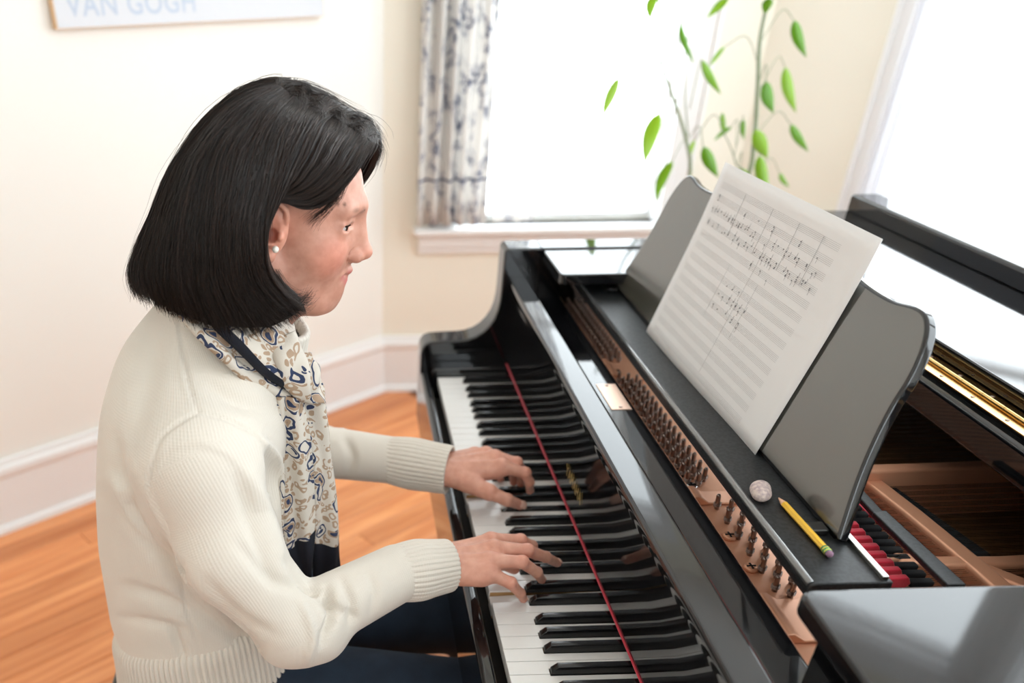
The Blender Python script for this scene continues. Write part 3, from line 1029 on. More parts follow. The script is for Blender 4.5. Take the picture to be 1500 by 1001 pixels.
for r, a0, a1, dn in ((1, .03, .34, .22), (2, .025, .355, .8), (3, .03, .35, .85), (4, .20, .32, .25), (6, .17, .22, .4), (7, .16, .25, .6), (8, .16, .25, .4)):
    phrase(r, a0, a1, dn)
for a in (.105, .19, .262, .322): vline(a, stave[0], stave[3] - .0076, .0003, mn, .0009)
for a in (.15, .24): vline(a, stave[5], stave[9] - .0076, .0002, mn, .0009)
vline(.214, stave[1], stave[13], .0002, mn, .0009)
mn.build('handwritten_notes', M_penc, sheet)

# ---- pencil and eraser on the music shelf
p0 = np.array([.296, -.842, ZS + .0045]); p1 = np.array([.3005, -.955, ZS + .0045])
pen = empty('pencil', (p0 + p1) / 2 * [1, 1, 0] + [0, 0, ZS], 'yellow pencil lying on the black music shelf beside the eraser', 'pencil')
dd = (p1 - p0)
M_pen = mat('yellow pencil paint', (.85, .50, .05), .3)
MB().tube([p0 + dd * .13, p0 + dd * .88], .0037, 6).build('shaft', M_pen, pen)
MB().tube([p0 + dd * .015, p0 + dd * .13], [.0008, .0036], 10).build('sharpened_wood', mat('bare cedar', (.78, .45, .28), .6), pen, True)
MB().tube([p0, p0 + dd * .02], [.0002, .0009], 8).build('lead', M_bfelt, pen, True)
fer = MB().tube([p0 + dd * .88, p0 + dd * .955], .0039, 14).build('ferrule', mat('green ferrule', (.08, .38, .16), .3, metal=.6), pen, True)
for t in (.9, .935):
    MB().tube([p0 + dd * t, p0 + dd * (t + .012)], .0042, 14).build('ferrule_band', mat('yellow band', (.75, .66, .12), .35, metal=.4), fer, True)
MB().tube([p0 + dd * .955, p0 + dd * .985, p0 + dd], [.0037, .0036, .0022], 12).build('rubber_tip', mat('purple worn rubber', (.30, .17, .25), .8), pen, True)
f = Field((.262, -.858, ZS - .003), (.302, -.802, ZS + .025), .0012)
f.ell((.279, -.8335, ZS + .0075), (.011, .0155, .0085), 0)
f.ell((.283, -.826, ZS + .008), (.0095, .0095, .0078), .005)
f.ell((.2755, -.840, ZS + .0075), (.008, .009, .0075), .004)
V, Q = f.mesh(2); V[:, 2] = np.maximum(V[:, 2], ZS + .0003)
obj('eraser', V, Q, mat('smudged kneaded rubber', (.66, .55, .50), .85, noise=(230, (.42, .33, .34), .12), bump=(160, .5, .001)), None, True,
    loc=(.279, -.8335, ZS), label='smudged greyish pink lump of eraser on the black music shelf', cat='eraser')

# ---- bench
bench = empty('piano_bench', (-.42, -.66, 0), 'dark upholstered piano bench under the seated woman', 'bench')
M_seat = mat('dark green grey leather', (.035, .04, .036), .42, bump=(300, .1, .0005))
MB().box((-.592, -1.02, .455), (-.26, -.28, .50)).build('seat_cushion', M_seat, bench, bevel=.014, seg=4)
MB().box((-.585, -1.012, .395), (-.267, -.288, .454)).build('seat_frame', M_black, bench, bevel=.003)
for x in (-.565, -.29):
    for y in (-.99, -.31):
        MB().lathe((x, y, 0), [(.016, 0), (.018, .03), (.024, .25), (.027, .394)], 16).build('leg', M_black, bench, True)

# ================================================================== PLANT
M_leaf = bpy.data.materials.new('backlit green leaf'); M_leaf.use_nodes = True
nt = M_leaf.node_tree; N = nt.nodes; N.clear()
out = N.new('ShaderNodeOutputMaterial'); d_ = N.new('ShaderNodeBsdfDiffuse'); t = N.new('ShaderNodeBsdfTranslucent'); g_ = N.new('ShaderNodeBsdfGlossy')
m1 = N.new('ShaderNodeMixShader'); m2 = N.new('ShaderNodeMixShader')
oi = N.new('ShaderNodeObjectInfo'); rp = N.new('ShaderNodeValToRGB')
rp.color_ramp.elements[0].color = (.17, .39, .03, 1); rp.color_ramp.elements[1].color = (.42, .62, .06, 1)
nt.links.new(oi.outputs['Random'], rp.inputs[0])
nt.links.new(rp.outputs[0], d_.inputs[0]); nt.links.new(rp.outputs[0], t.inputs[0])
m1.inputs[0].default_value = .55; m2.inputs[0].default_value = .04; g_.inputs['Roughness'].default_value = .3
nt.links.new(d_.outputs[0], m1.inputs[1]); nt.links.new(t.outputs[0], m1.inputs[2]); nt.links.new(m1.outputs[0], m2.inputs[1]); nt.links.new(g_.outputs[0], m2.inputs[2])
nt.links.new(m2.outputs[0], out.inputs[0])
M_stem = mat('grey green stem', (.20, .26, .16), .6, noise=(80, (.30, .33, .22)))
YP = .92
pc = at(1050, 265, YP)
plant = empty('potted_plant', (pc[0], YP, 0), 'tall thin stemmed houseplant with long drooping bright green leaves between piano and window', 'plant')
M_pot = mat('glazed white pot', (.75, .74, .70), .3)
MB().lathe((pc[0], YP, 0), [(.10, 0), (.105, .01), (.15, .24), (.155, .26), (.148, .262), (.14, .235), (.02, .23)], 32).build('pot', M_pot, plant, True)
MB().lathe((pc[0], YP, 0), [(.139, .20), (.139, .235), (.08, .243), (.01, .245)], 24).build('soil', mat('potting soil', (.05, .03, .02), .95, bump=(200, 1, .004)), plant, True)


def pts(lst, Y): return [at(a, b, (c[0] if c else Y)) for a, b, *c in lst]


def stem(name, P_, r0, r1, n=30):
    c = catmull(np.array(P_), n)
    return MB().tube(c, np.linspace(r0, r1, n), 7).build(name, M_stem, plant, True)


base = np.array([pc[0], YP, .24])
stem('stem', [base + [-.03, 0, 0], base + [-.06, .0, .35]] + pts([(1010, 268), (1005, 205), (985, 140), (966, 85), (964, 40), (968, -60)], YP), .007, .0022)
stem('stem', [base + [.04, .02, 0], base + [.05, .02, .35]] + pts([(1092, 270), (1104, 215), (1110, 130), (1113, 60), (1125, 0), (1140, -80)], YP + .04), .009, .004)
stem('stem', [base + [.0, -.03, 0], base + [.02, -.02, .3]] + pts([(1085, 275), (1078, 240), (1070, 215), (1058, 190)], YP - .03), .004, .0012)
stem('stem', pts([(1008, 200), (1004, 150), (1003, 90)], YP), .0022, .0009)


def leaf(u, v, u2, v2, w, Y, petiole=None, curl=.25):
    """a lance shaped leaf from stalk (u,v) to tip (u2,v2), w wide; petiole: stem point it grows from"""
    a, b = at(u, v, Y), at(u2, v2, Y + random.uniform(-.04, .04))
    d = b - a; L = np.linalg.norm(d); d /= L
    w *= 1.3; side = np.cross(d, [random.uniform(-.3, .3), 1, random.uniform(-.3, .3)]); side /= np.linalg.norm(side); nn = np.cross(side, d)
    V = []; nr = 11
    for i in range(nr):
        t = i / (nr - 1)
        hw = w * (math.sin(math.pi * min(1, t ** .75 * 1.02)) ** .85) * .5 + .0004
        c = a + d * L * t + nn * L * curl * .35 * math.sin(math.pi * t)
        for s_ in (-1, -.5, 0, .5, 1):
            V.append(c + side * hw * s_ + nn * abs(s_) * hw * .35)
    o = obj('leaf', V, grid_faces(nr, 5), M_leaf, plant, True)
    o.modifiers.new('t', 'SOLIDIFY').thickness = .0005
    if petiole:
        p = at(petiole[0], petiole[1], petiole[2] if len(petiole) > 2 else YP)
        mid = (p + a) / 2 + np.array([0, 0, .035 + .12 * np.linalg.norm(a - p)])
        MB().tube(catmull(np.array([p, mid, a]), 10), [.0013] * 10, 5).build('petiole', M_stem, plant, True)
    return o


mm = .001
leaf(907, 113, 882, 172, 20 * mm, .80, None)
leaf(966, 165, 944, 242, 34 * mm, .85, (966, 90))
leaf(985, 236, 960, 296, 26 * mm, .88, (1008, 225))
leaf(996, 36, 1016, 92, 13 * mm, .90, (968, 20))
leaf(1067, -2, 1036, 26, 16 * mm, .92, (1120, -30))
leaf(1028, 88, 1056, 138, 16 * mm, .90, (1010, 160))
leaf(1062, 68, 1040, 96, 9 * mm, .96, (1112, 100, .96))
leaf(1127, -2, 1120, 22, 20 * mm, .94, None)
leaf(1163, 30, 1181, 84, 22 * mm, 1.0, (1115, 60, .96))
leaf(1150, 98, 1166, 165, 24 * mm, 1.05, (1114, 130, .96))
leaf(1122, 119, 1133, 166, 26 * mm, .90, (1112, 120, .96))
leaf(1106, 190, 1124, 232, 28 * mm, .88, (1104, 195, .96))
leaf(1030, 215, 1052, 260, 24 * mm, .84, (1008, 205))
leaf(1112, 228, 1126, 286, 26 * mm, .90, (1100, 230, .96))
leaf(1158, 182, 1184, 222, 18 * mm, 1.0, (1106, 200, .96))
leaf(1084, 246, 1098, 266, 18 * mm, .9, (1080, 240, .89))
leaf(1018, 205, 1010, 236, 12 * mm, .98, (1060, 185, .9))
leaf(1072, 186, 1046, 206, 10 * mm, .95, (1078, 215, .89))
leaf(1088, 175, 1090, 205, 12 * mm, 1.0, (1075, 230, .89))
leaf(1142, 254, 1156, 274, 12 * mm, 1.05, (1100, 265, .96))
leaf(962, -10, 952, 30, 26 * mm, .9, (968, -40))
leaf(1058, 165, 1062, 200, 12 * mm, 1.02, None)

# ================================================================== PERSON
person = empty('person', (-.42, -.64, 0), 'dark haired woman in a cream knit cardigan and paisley scarf playing the piano', 'person')
YCB = -.63


def project(V):
    c = (V - CC) @ CR.T
    return np.stack([CX + CF * c[:, 0] / c[:, 2], CY + CF * c[:, 1] / c[:, 2]], 1)


def vnormals(V, Q):
    n = np.cross(V[Q[:, 2]] - V[Q[:, 0]], V[Q[:, 3]] - V[Q[:, 1]])
    N_ = np.zeros_like(V)
    for i in range(4): np.add.at(N_, Q[:, i], n)
    return N_ / (np.linalg.norm(N_, axis=1)[:, None] + 1e-12)


def groove(V, Nn, line, width, depth, two=None):
    """press a soft crease (or raise a fold, depth<0) along a line given in the photograph's frame"""
    L = catmull(np.array(line, float), 10 * len(line))
    uv = project(V)
    lo, hi = L.min(0) - 4 * width, L.max(0) + 4 * width
    m = np.where((uv[:, 0] > lo[0]) & (uv[:, 0] < hi[0]) & (uv[:, 1] > lo[1]) & (uv[:, 1] < hi[1]) & (((CC - V) * Nn).sum(1) > 0))[0]
    if len(m) == 0: return
    a, b = L[:-1], L[1:]
    best = np.full(len(m), 1e9); tt = np.zeros(len(m))
    for i in range(len(a)):
        d = b[i] - a[i]
        t = np.clip(((uv[m] - a[i]) @ d) / (d @ d + 1e-9), 0, 1)
        q = np.linalg.norm(uv[m] - a[i] - t[:, None] * d, axis=1)
        k = q < best; best[k] = q[k]; tt[k] = (i + t[k]) / len(a)
    w = np.exp(-(best / width) ** 2) * np.sin(np.pi * np.clip(tt * .94 + .03, 0, 1)) ** .5
    V[m] -= Nn[m] * (w * depth)[:, None]


# ---- head, in its own frame: x forward, y to her left, z up, origin between the ears
yaw, pitch, HS = math.radians(2), math.radians(14), 1.03
Rz = np.array([[math.cos(yaw), -math.sin(yaw), 0], [math.sin(yaw), math.cos(yaw), 0], [0, 0, 1]])
Ry = np.array([[math.cos(pitch), 0, math.sin(pitch)], [0, 1, 0], [-math.sin(pitch), 0, math.cos(pitch)]])
HR = Rz @ Ry
NOSE = np.array([.1135, 0, -.019])
HO = at(543.5, 374, YCB + .004) - HS * HR @ NOSE
toW = lambda p: HO + HS * (np.asarray(p, float) @ HR.T)
toH = lambda p: ((np.asarray(p, float) - HO) @ HR) / HS

neck_base = toH((-.37, -.63, 1.05))
f = Field((-.15, -.1, -.17), (.13, .1, .145), .0018)
f.ell((-.014, 0, .038), (.088, .069, .077))
f.ell((.028, 0, .036), (.062, .060, .060), .02)
f.ell((.034, 0, -.020), (.052, .056, .066), .02)
f.cap((-.005, .050, -.040), (.058, .020, -.080), .017, .016, .02)
f.cap((-.005, -.050, -.040), (.058, -.020, -.080), .017, .016, .02)
f.ell((.0705, 0, -.082), (.016, .019, .014), .018)
f.ell((.066, 0, -.052), (.022, .028, .024), .016)
for s in (1, -1):
    f.ell((.048, .036 * s, -.016), (.028, .023, .025), .022)           # cheek
    f.cap((.086, .008 * s, .034), (.070, .042 * s, .032), .0085, .008, .014)   # brow ridge
    f.ell((.0900, .033 * s, .0135), (.0125, .018, .010), .014, cut=True)    # socket
    f.ell((.0645, .0345 * s, .013), (.0150, .0165, .0145), .006)          # lids
    f.cap((.0800, .022 * s, .0095), (.0690, .0495 * s, .0120), .0026, .0024, .003)     # lower lid
    f.cap((.0808, .022 * s, .0185), (.0700, .0495 * s, .0178), .0030, .0028, .003)     # upper lid
    f.cap((.0835, .0225 * s, .0135), (.0725, .0480 * s, .0147), .0041, .0030, .001, cut=True)
f.ell((.073, 0, -.006), (.022, .021, .030), .014)
f.cap((.0855, 0, .026), (.1005, 0, -.010), .0075, .0085, .012)             # bridge of the nose
f.ell((.1035, 0, -.0165), (.0112, .0100, .0090), .007)                     # tip
for s in (1, -1):
    f.ell((.0945, .0115 * s, -.0215), (.0095, .0066, .0075), .005)
f.cap((.088, 0, -.028), (.100, 0, -.0235), .006, .005, .006)
for s in (1, -1):
    cr_ = catmull(np.array([(.0925, .0165 * s, -.0125), (.0855, .0185 * s, -.0165), (.0830, .0178 * s, -.0230), (.0860, .0150 * s, -.0290)]), 8)
    for a, b in zip(cr_[:-1], cr_[1:]): f.cap(a, b, .0011, .0011, .0028, cut=True)
    f.ell((.0970, .0050 * s, -.0300), (.0040, .0022, .0026), .0015, cut=True)
f.cap((.0925, 0, -.0405), (.079, .021 * s, -.0430), .0042, .0022, .004)
for s in (1, -1):
    f.cap((.0890, .002 * s, -.0415), (.0755, .0225 * s, -.0425), .0044, .0022, .005)
    f.cap((.0865, .002 * s, -.0520), (.0745, .0225 * s, -.0440), .0050, .0026, .005)
    f.cap((.0985, 0, -.0470), (.0700, .0300 * s, -.0405), .0012, .0014, .0022, cut=True)
f.ell((.0765, 0, -.0665), (.0125, .018, .015), .012)
# neck
nb = neck_base
f.cap((-.028, 0, -.055), nb, .050, .056, .025)
f.cap((.025, 0, -.062), nb + np.array([.04, 0, .01]), .028, .036, .03)
# ears
for s in (1, -1):
    c = np.array([-.005, .0745 * s, .002])
    f.ell(c + [.002, -.004 * s, 0], (.016, .0085, .027), .005)
    f.ell(c + [.001, .0085 * s, .002], (.0120, .0075, .0220), .0015, cut=True)
    rim = [(.014, 0, .012), (.012, .004, .024), (.002, .007, .031), (-.010, .008, .027), (-.016, .008, .012), (-.015, .007, -.004), (-.008, .005, -.018), (.002, .002, -.027)]
    rp_ = catmull(np.array([(c[0] + a, c[1] + b * s, c[2] + d) for a, b, d in rim]), 14)
    for a, b in zip(rp_[:-1], rp_[1:]): f.cap(a, b, .0030, .0030, .0012)
    ah = catmull(np.array([(c[0] + a, c[1] + b * s, c[2] + d) for a, b, d in [(-.002, .004, .021), (-.009, .006, .010), (-.009, .006, -.004), (-.003, .004, -.013), (.004, .002, -.013)]]), 9)
    for a, b in zip(ah[:-1], ah[1:]): f.cap(a, b, .0021, .0021, .0015)
    f.ell(c + [.001, .001 * s, -.026], (.0085, .0052, .0085), .004)      # lobe
    f.ell(c + [.0105, .004 * s, -.003], (.0036, .0042, .0050), .002)         # tragus
    f.ell(c + [.002, .002 * s, -.004], (.0055, .0085, .0075), .0012, cut=True)
VH, QH = f.mesh(1)
VHl = VH.copy()
VH = toW(VH)

# ---- hands
def hand(joints, wrist, fore, side, lo, hi):
    """joints: five chains (thumb first) of 4 points; wrist, fore: centres; side: unit vector across the palm"""
    f = Field(lo, hi, .00115)
    wrist, fore, side = (np.array(x, float) for x in (wrist, fore, side))
    R_ = [[.0125, .0115, .0100, .0078], [.0112, .0088, .0076, .0062], [.0114, .0090, .0078, .0063], [.0108, .0086, .0074, .0060], [.0100, .0078, .0067, .0055]]
    # palm: fans from the wrist to the knuckles
    spread = [-.6, -.45, -.12, .18, .45]
    for k in range(1, 5):
        a = wrist + side * (.030 * spread[k]) + np.array([0, 0, -.002])
        m = np.array(joints[k][0]) + np.array([0, 0, -.004])
        f.cap(a, m, .0165, .0120, .012)
        f.cap(a + np.array([.01, 0, -.008]), m + np.array([-.008, 0, -.006]), .012, .010, .012)
    for k in range(1, 4):
        f.cap(np.array(joints[k][0]) - [.012, 0, .006], np.array(joints[k + 1][0]) - [.012, 0, .006], .0105, .0100, .006)
    f.cap(fore + side * -.008, wrist + side * -.010, .0195, .0175, .01)
    f.cap(fore + side * .008, wrist + side * .010, .0195, .0172, .01)
    # thumb base
    f.cap(wrist + side * -.012 + np.array([0, 0, -.004]), joints[0][0], .0155, .0145, .012)
    f.cap(wrist + side * -.006, joints[0][1], .012, .0118, .010)
    for k, J in enumerate(joints):
        J = [np.array(j, float) for j in J]; r = R_[k]
        kk = .006 if k else .008
        f.cap(J[0], J[1], r[0], r[1], kk)
        f.cap(J[1], J[2], r[1] * .97, r[2], .002)
        f.cap(J[2], J[3], r[2] * .98, r[3], .002)
        f.ell(J[1] + [0, 0, .0012], (r[1] * 1.07,) * 3, .003)
        f.ell(J[2] + [0, 0, .0004], (r[2] * 1.04,) * 3, .002)
        if k:
            f.ell(J[0] + [0, 0, .0035], (r[0] * .82, r[0] * .7, r[0] * .75), .006)
            a = wrist + side * (.030 * spread[k]) + np.array([.01, 0, .0125])
            f.cap(a, J[0] + [-.006, 0, .0085], .0016, .0024, .005)
    V, Q = f.mesh(2)
    return V, Q


RJ = [[(-.030, -.712, .786), (-.004, -.700, .778), (.020, -.697, .766), (.040, -.694, .752)],
      [(.000, -.7075, .812), (.0435, -.6965, .803), (.064, -.684, .785), (.074, -.676, .760)],
      [(.000, -.7310, .816), (.0465, -.7290, .809), (.077, -.7130, .786), (.100, -.6950, .762)],
      [(-.009, -.7530, .812), (.0345, -.7545, .809), (.0585, -.7460, .785), (.073, -.7230, .754)],
      [(-.013, -.7680, .804), (.0175, -.7745, .790), (.0335, -.7690, .768), (.042, -.7565, .7475)]]
LJ = [[(-.006, -.5200, .791), (.0245, -.5410, .786), (.0530, -.5470, .775), (.076, -.5385, .760)],
      [(.0480, -.5060, .812), (.0850, -.5120, .802), (.0935, -.5120, .785), (.0985, -.5000, .762)],
      [(.0400, -.4830, .816), (.0750, -.4890, .808), (.0880, -.4720, .785), (.0930, -.4590, .7495)],
      [(.0290, -.4640, .812), (.0620, -.4680, .801), (.0770, -.4570, .778), (.0820, -.4500, .7480)],
      [(.0150, -.4480, .803), (.0430, -.4460, .791), (.0560, -.4400, .770), (.0620, -.4370, .7475)]]
rw, rf = np.array([-.080, -.743, .803]), np.array([-.135, -.752, .803])
lw, lf = np.array([-.046, -.485, .801]), np.array([-.100, -.463, .799])
VR, QR = hand(RJ, rw, rf, (0.1, -1, 0), (-.175, -.83, .70), (.13, -.62, .85))
VL, QL = hand(LJ, lw, lf, (0.0, 1, 0), (-.14, -.60, .70), (.13, -.39, .85))

# ---- body under the clothes, one continuous figure
S_R, E_R = np.array([-.362, -.785, .985]), np.array([-.262, -.855, .795])
S_L, E_L = np.array([-.350, -.475, .985]), np.array([-.275, -.405, .795])
f = Field((-.62, -.95, .42), (.02, -.33, 1.13), .007)
TOR = [(1.02, -.375, YCB, .095, .155), (.93, -.385, YCB, .115, .150), (.80, -.405, YCB, .115, .130), (.70, -.410, YCB, .11, .125), (.60, -.42, YCB, .13, .15), (.50, -.42, YCB, .14, .165)]
f.loft(TOR)
f.cap((-.36, YCB, 1.0), (-.345, YCB, 1.10), .065, .050, .04)
for s_, e_, w_ in ((S_R, E_R, rf), (S_L, E_L, lf)):
    f.cap((-.37, YCB, 1.0), s_, .05, .040, .04)
    md = (s_ + e_) / 2 + np.array([-.024, 0, -.004])
    f.cap(s_, md, .038, .034, .02)
    f.cap(md, e_, .034, .026, .01)
    f.cap(e_, w_, .028, .020, .01)
VB, QB = f.mesh(1)

Vall, Qall, tone = [], [], []
off = 0
base_c = np.array([.64, .345, .26])


def tone_head(Vl):
    c = np.tile(base_c * [.87, .82, .80], (len(Vl), 1))
    def blend(cen, r, col, k=1., sc=(1, 1, 1), both=True):
        for s in ((1, -1) if both else (1,)):
            d = np.linalg.norm((Vl - np.array(cen) * [1, s, 1]) / np.array(sc), axis=1)
            w = (k * np.exp(-(d / r) ** 4))[:, None]
            c[:] = c * (1 - w) + np.array(col) * w
    blend((.065, .045, -.020), .026, (.66, .25, .18), .6)          # cheeks
    blend((.105, 0, -.018), .012, (.76, .33, .24), .4)
    blend((-.012, .078, .0), .03, (.78, .33, .23), .6)
    blend((.088, .0, -.0415), .0044, (.50, .15, .15), .85, (1.9, 2.6, .8))
    blend((.087, .0, -.0525), .0058, (.60, .20, .19), .85, (1.8, 2.3, .85))
    blend((.083, .016, -.0465), .0042, (.56, .18, .17), .8, (1.5, 2., 1))
    for q_ in np.linspace(0, 1, 9):
        blend((.0885 - .0185 * q_, .003 + .0260 * q_, -.0470 + .0060 * q_), .0016, (.25, .06, .06), .75, (3., 1.6, .8))  # shade in the mouth slit, painted into the skin colour
    for m_ in ((.096, .006, -.0300),): blend(m_, .0030, (.18, .06, .05), .8)  # nostril shade painted as a dark tone
    blend((.085, .0175, -.021), .0024, (.42, .18, .13), .5, (1.2, 1, 2.6))  # crease shade round the nose wing, painted on
    blend((.084, .018, .0315), .0032, (.14, .08, .06), .7, (3., 3.4, 1.1))   # brow
    blend((.076, .036, .0345), .0030, (.14, .08, .06), .7, (3., 3.8, 1.1))
    blend((.0790, .035, .0190), .0020, (.12, .07, .06), .6, (3., 5.5, .7))   # lash line
    blend((-.006, .070, -.002), .0085, (.36, .12, .085), .75, (1.0, .8, 1.35))  # ear hollow darkened by colour to stand for its shade
    for m_ in ((.0665, -.049, .0400), (.0590, -.052, .0395)):
        blend(m_, .0022, (.16, .07, .045), .9, (1, 3, 1), False)
    for m_ in ((.055, -.052, -.01), (.03, -.058, -.035), (.064, -.046, .004), (.045, -.055, -.028), (.07, -.04, -.012)):
        blend(m_, .0011, (.40, .17, .12), .5, (1, 4, 1), False)
    return c


def tone_hand(V, J):
    c = np.tile(base_c * [1.0, .97, .96], (len(V), 1))
    for ch in J:
        for j, k in ((0, .25), (1, .5), (3, .45)):
            d = np.linalg.norm(V - np.array(ch[j]), axis=1)
            w = (k * np.exp(-(d / .012) ** 2))[:, None]
            c = c * (1 - w) + np.array([.74, .27, .20]) * w
    return c


for V, Q, t in ((VH, QH, tone_head(VHl)), (VR, QR, tone_hand(VR, RJ)), (VL, QL, tone_hand(VL, LJ)), (VB, QB, np.tile(base_c, (len(VB), 1)))):
    Vall.append(V); Qall.append(Q + off); tone.append(t); off += len(V)
M_skin = mat('skin', base_c, .42, ior=1.4, sss=.12, bump=(420, .12, .0006))
nt = M_skin.node_tree
at_ = nt.nodes.new('ShaderNodeAttribute'); at_.attribute_name = 'tone'
ns = nt.nodes.new('ShaderNodeTexNoise'); ns.inputs['Scale'].default_value = 90; ns.inputs['Detail'].default_value = 3
tc = nt.nodes.new('ShaderNodeTexCoord'); nt.links.new(tc.outputs['Object'], ns.inputs['Vector'])
rr = nt.nodes.new('ShaderNodeValToRGB'); rr.color_ramp.elements[0].color = (.93, .88, .86, 1); rr.color_ramp.elements[1].color = (1.05, 1.06, 1.06, 1)
rr.color_ramp.elements[0].position = .35; rr.color_ramp.elements[1].position = .65
nt.links.new(ns.outputs['Fac'], rr.inputs[0])
mx = nt.nodes.new('ShaderNodeMix'); mx.data_type = 'RGBA'; mx.blend_type = 'MULTIPLY'; mx.inputs[0].default_value = 1
nt.links.new(at_.outputs['Color'], mx.inputs[6]); nt.links.new(rr.outputs[0], mx.inputs[7])
nt.links.new(mx.outputs[2], nt.nodes['Principled BSDF'].inputs['Base Color'])
body = obj('body', np.vstack(Vall), np.vstack(Qall), M_skin, person, True)
set_attr(body, 'tone', np.vstack(tone), 'FLOAT_COLOR')

# eyes
M_eye = mat('eye white', (.56, .52, .50), .2, ior=1.45)
M_iris = mat('dark brown iris', (.035, .018, .010), .08)
for s in (1, -1):
    e = toW((.0650, .0345 * s, .0135))
    g = MB(); n = 14
    V = [e + HS * .0122 * np.array([math.sin(a) * math.cos(b), math.sin(a) * math.sin(b), math.cos(a)]) for a in np.linspace(.01, math.pi - .01, n) for b in np.linspace(0, 2 * math.pi, 20, endpoint=False)]
    eb = obj('eyeball', V, grid_faces(n, 20, True), M_eye, body, True)
    look = HR @ np.array([.97, -.16, -.06]); look /= np.linalg.norm(look)
    u_ = np.cross(look, [0, 0, 1]); u_ /= np.linalg.norm(u_); w_ = np.cross(u_, look)
    V = [e + HS * .0125 * (math.cos(a) * look + math.sin(a) * (math.cos(b) * u_ + math.sin(b) * w_)) for a in np.linspace(.01, .56, 6) for b in np.linspace(0, 2 * math.pi, 20, endpoint=False)]
    obj('iris', V, grid_faces(6, 20, True), M_iris, body, True)
# eyebrows and lashes: short hairs
M_hairfine = mat('fine dark hair', (.03, .02, .016), .5)
mb = MB()
for s in (1, -1):
    for k in range(90):
        t = random.random()
        p = np.array([.0935 - .024 * t ** 1.6, (.010 + .036 * t) * s, .0305 + .0045 * math.sin(t * 2.6) + random.uniform(-.0017, .0017)])
        d = np.array([-.3 * t, .8 * s, .35 - .5 * t]) * .006
        a, b = toW(p), toW(p + d)
        mb.tube([a, b], [.00022, .00008], 3)
mb.build('eyebrows', M_hairfine, body)
mb = MB()
for s in (1, -1):
    for k in range(24):
        t = .5 + .5 * k / 23
        p = np.array([.0830 - .0115 * t, (.0225 + .0265 * t) * s, .0172 + .001 * math.sin(3.1 * t)])
        mb.tube([toW(p), toW(p + np.array([.0025, .001 * s, -.0008])), toW(p + np.array([.0038, .0018 * s, .0004]))], [.00022, .00014, .00005], 3)
mb.build('eyelashes', M_hairfine, body)
# nails
M_nail = mat('fingernail', (.80, .50, .40), .22, ior=1.5)
def nail(J, r, up=(0, 0, 1), l=.0085, w=.0052):
    a, b = np.array(J[2], float), np.array(J[3], float)
    d = (b - a) / np.linalg.norm(b - a); up = np.array(up, float)
    n_ = up - (up @ d) * d; n_ /= np.linalg.norm(n_); sd = np.cross(d, n_)
    V = []
    for i in np.linspace(-1, 1, 7):
        for j in np.linspace(-1, 1, 7):
            ww = w * (1 - .18 * i * i)
            V.append(b + d * (l * .55 * i + .0012) + sd * ww * j + n_ * (r * math.cos(j * .75) + .0006 - .0012 * max(0, i) ** 2 - (.0004 if i < -.9 else 0)))
    o = obj('fingernail', V, grid_faces(7, 7), M_nail, body, True)
    o.modifiers.new('t', 'SOLIDIFY').thickness = .0005
for J in (RJ, LJ):
    for k, ch in enumerate(J):
        if J is LJ and k == 0: nail(ch, .0084, (0.1, -.75, .65), .0115, .0068)
        else: nail(ch, [.0084, .0064, .0065, .0062, .0057][k], (.5, 0, 1))

# pearl earring
pe = at(403.5, 365.5, -.7175)
n = 12
V = [pe + .0038 * np.array([math.sin(a) * math.cos(b), math.sin(a) * math.sin(b), math.cos(a)]) for a in np.linspace(.01, math.pi - .01, n) for b in np.linspace(0, 2 * math.pi, 18, endpoint=False)]
obj('pearl_earring', V, grid_faces(n, 18, True), mat('pearl', (.86, .80, .70), .2, ior=1.7), person, True)

# ---- hair
def G(*p): return np.array([at(u, v, y) for u, v, y in p])
def mir(g):
    q = g * [1, -1, 1] + [0, 2 * YCB, 0]
    q[0] = g[0]
    return q
GB = [G((488, 168, -.653), (470, 186, -.688), (446, 226, -.716), (418, 282, -.731), (394, 340, -.738), (398, 400, -.734), (436, 444, -.712)),
      G((450, 152, -.652), (432, 178, -.698), (414, 222, -.722), (398, 285, -.733), (388, 345, -.740), (398, 405, -.735), (446, 452, -.712)),
      G((434, 142, -.648), (408, 172, -.698), (385, 225, -.730), (370, 290, -.742), (362, 350, -.747), (374, 415, -.742), (424, 470, -.722)),
      G((422, 133, -.645), (392, 158, -.685), (370, 190, -.710), (350, 225, -.732), (335, 290, -.745), (328, 350, -.750), (335, 420, -.748), (376, 488, -.733)),
      G((412, 126, -.640), (376, 148, -.675), (345, 180, -.702), (315, 225, -.728), (298, 290, -.740), (290, 350, -.747), (292, 420, -.747), (320, 484, -.738)),
      G((406, 122, -.636), (368, 140, -.660), (328, 172, -.685), (285, 230, -.712), (262, 295, -.725), (250, 350, -.732), (246, 410, -.735), (265, 464, -.725)),
      G((404, 119, -.632), (364, 134, -.645), (318, 170, -.657), (264, 237, -.675), (238, 300, -.690), (222, 350, -.697), (212, 400, -.700), (230, 446, -.700)),
      G((402, 118, -.630), (368, 125, -.630), (340, 142, -.630), (312, 167, -.630), (287, 195, -.630), (265, 226, -.630), (243, 264, -.630), (226, 308, -.63), (207, 346, -.63), (195, 380, -.63), (193, 405, -.63), (204, 428, -.635))]
def far_side(g, *rise):
    q = mir(g)
    return np.vstack([q[:1] - [0, -.004, .006], [at(*r) for r in rise], q[2:]])
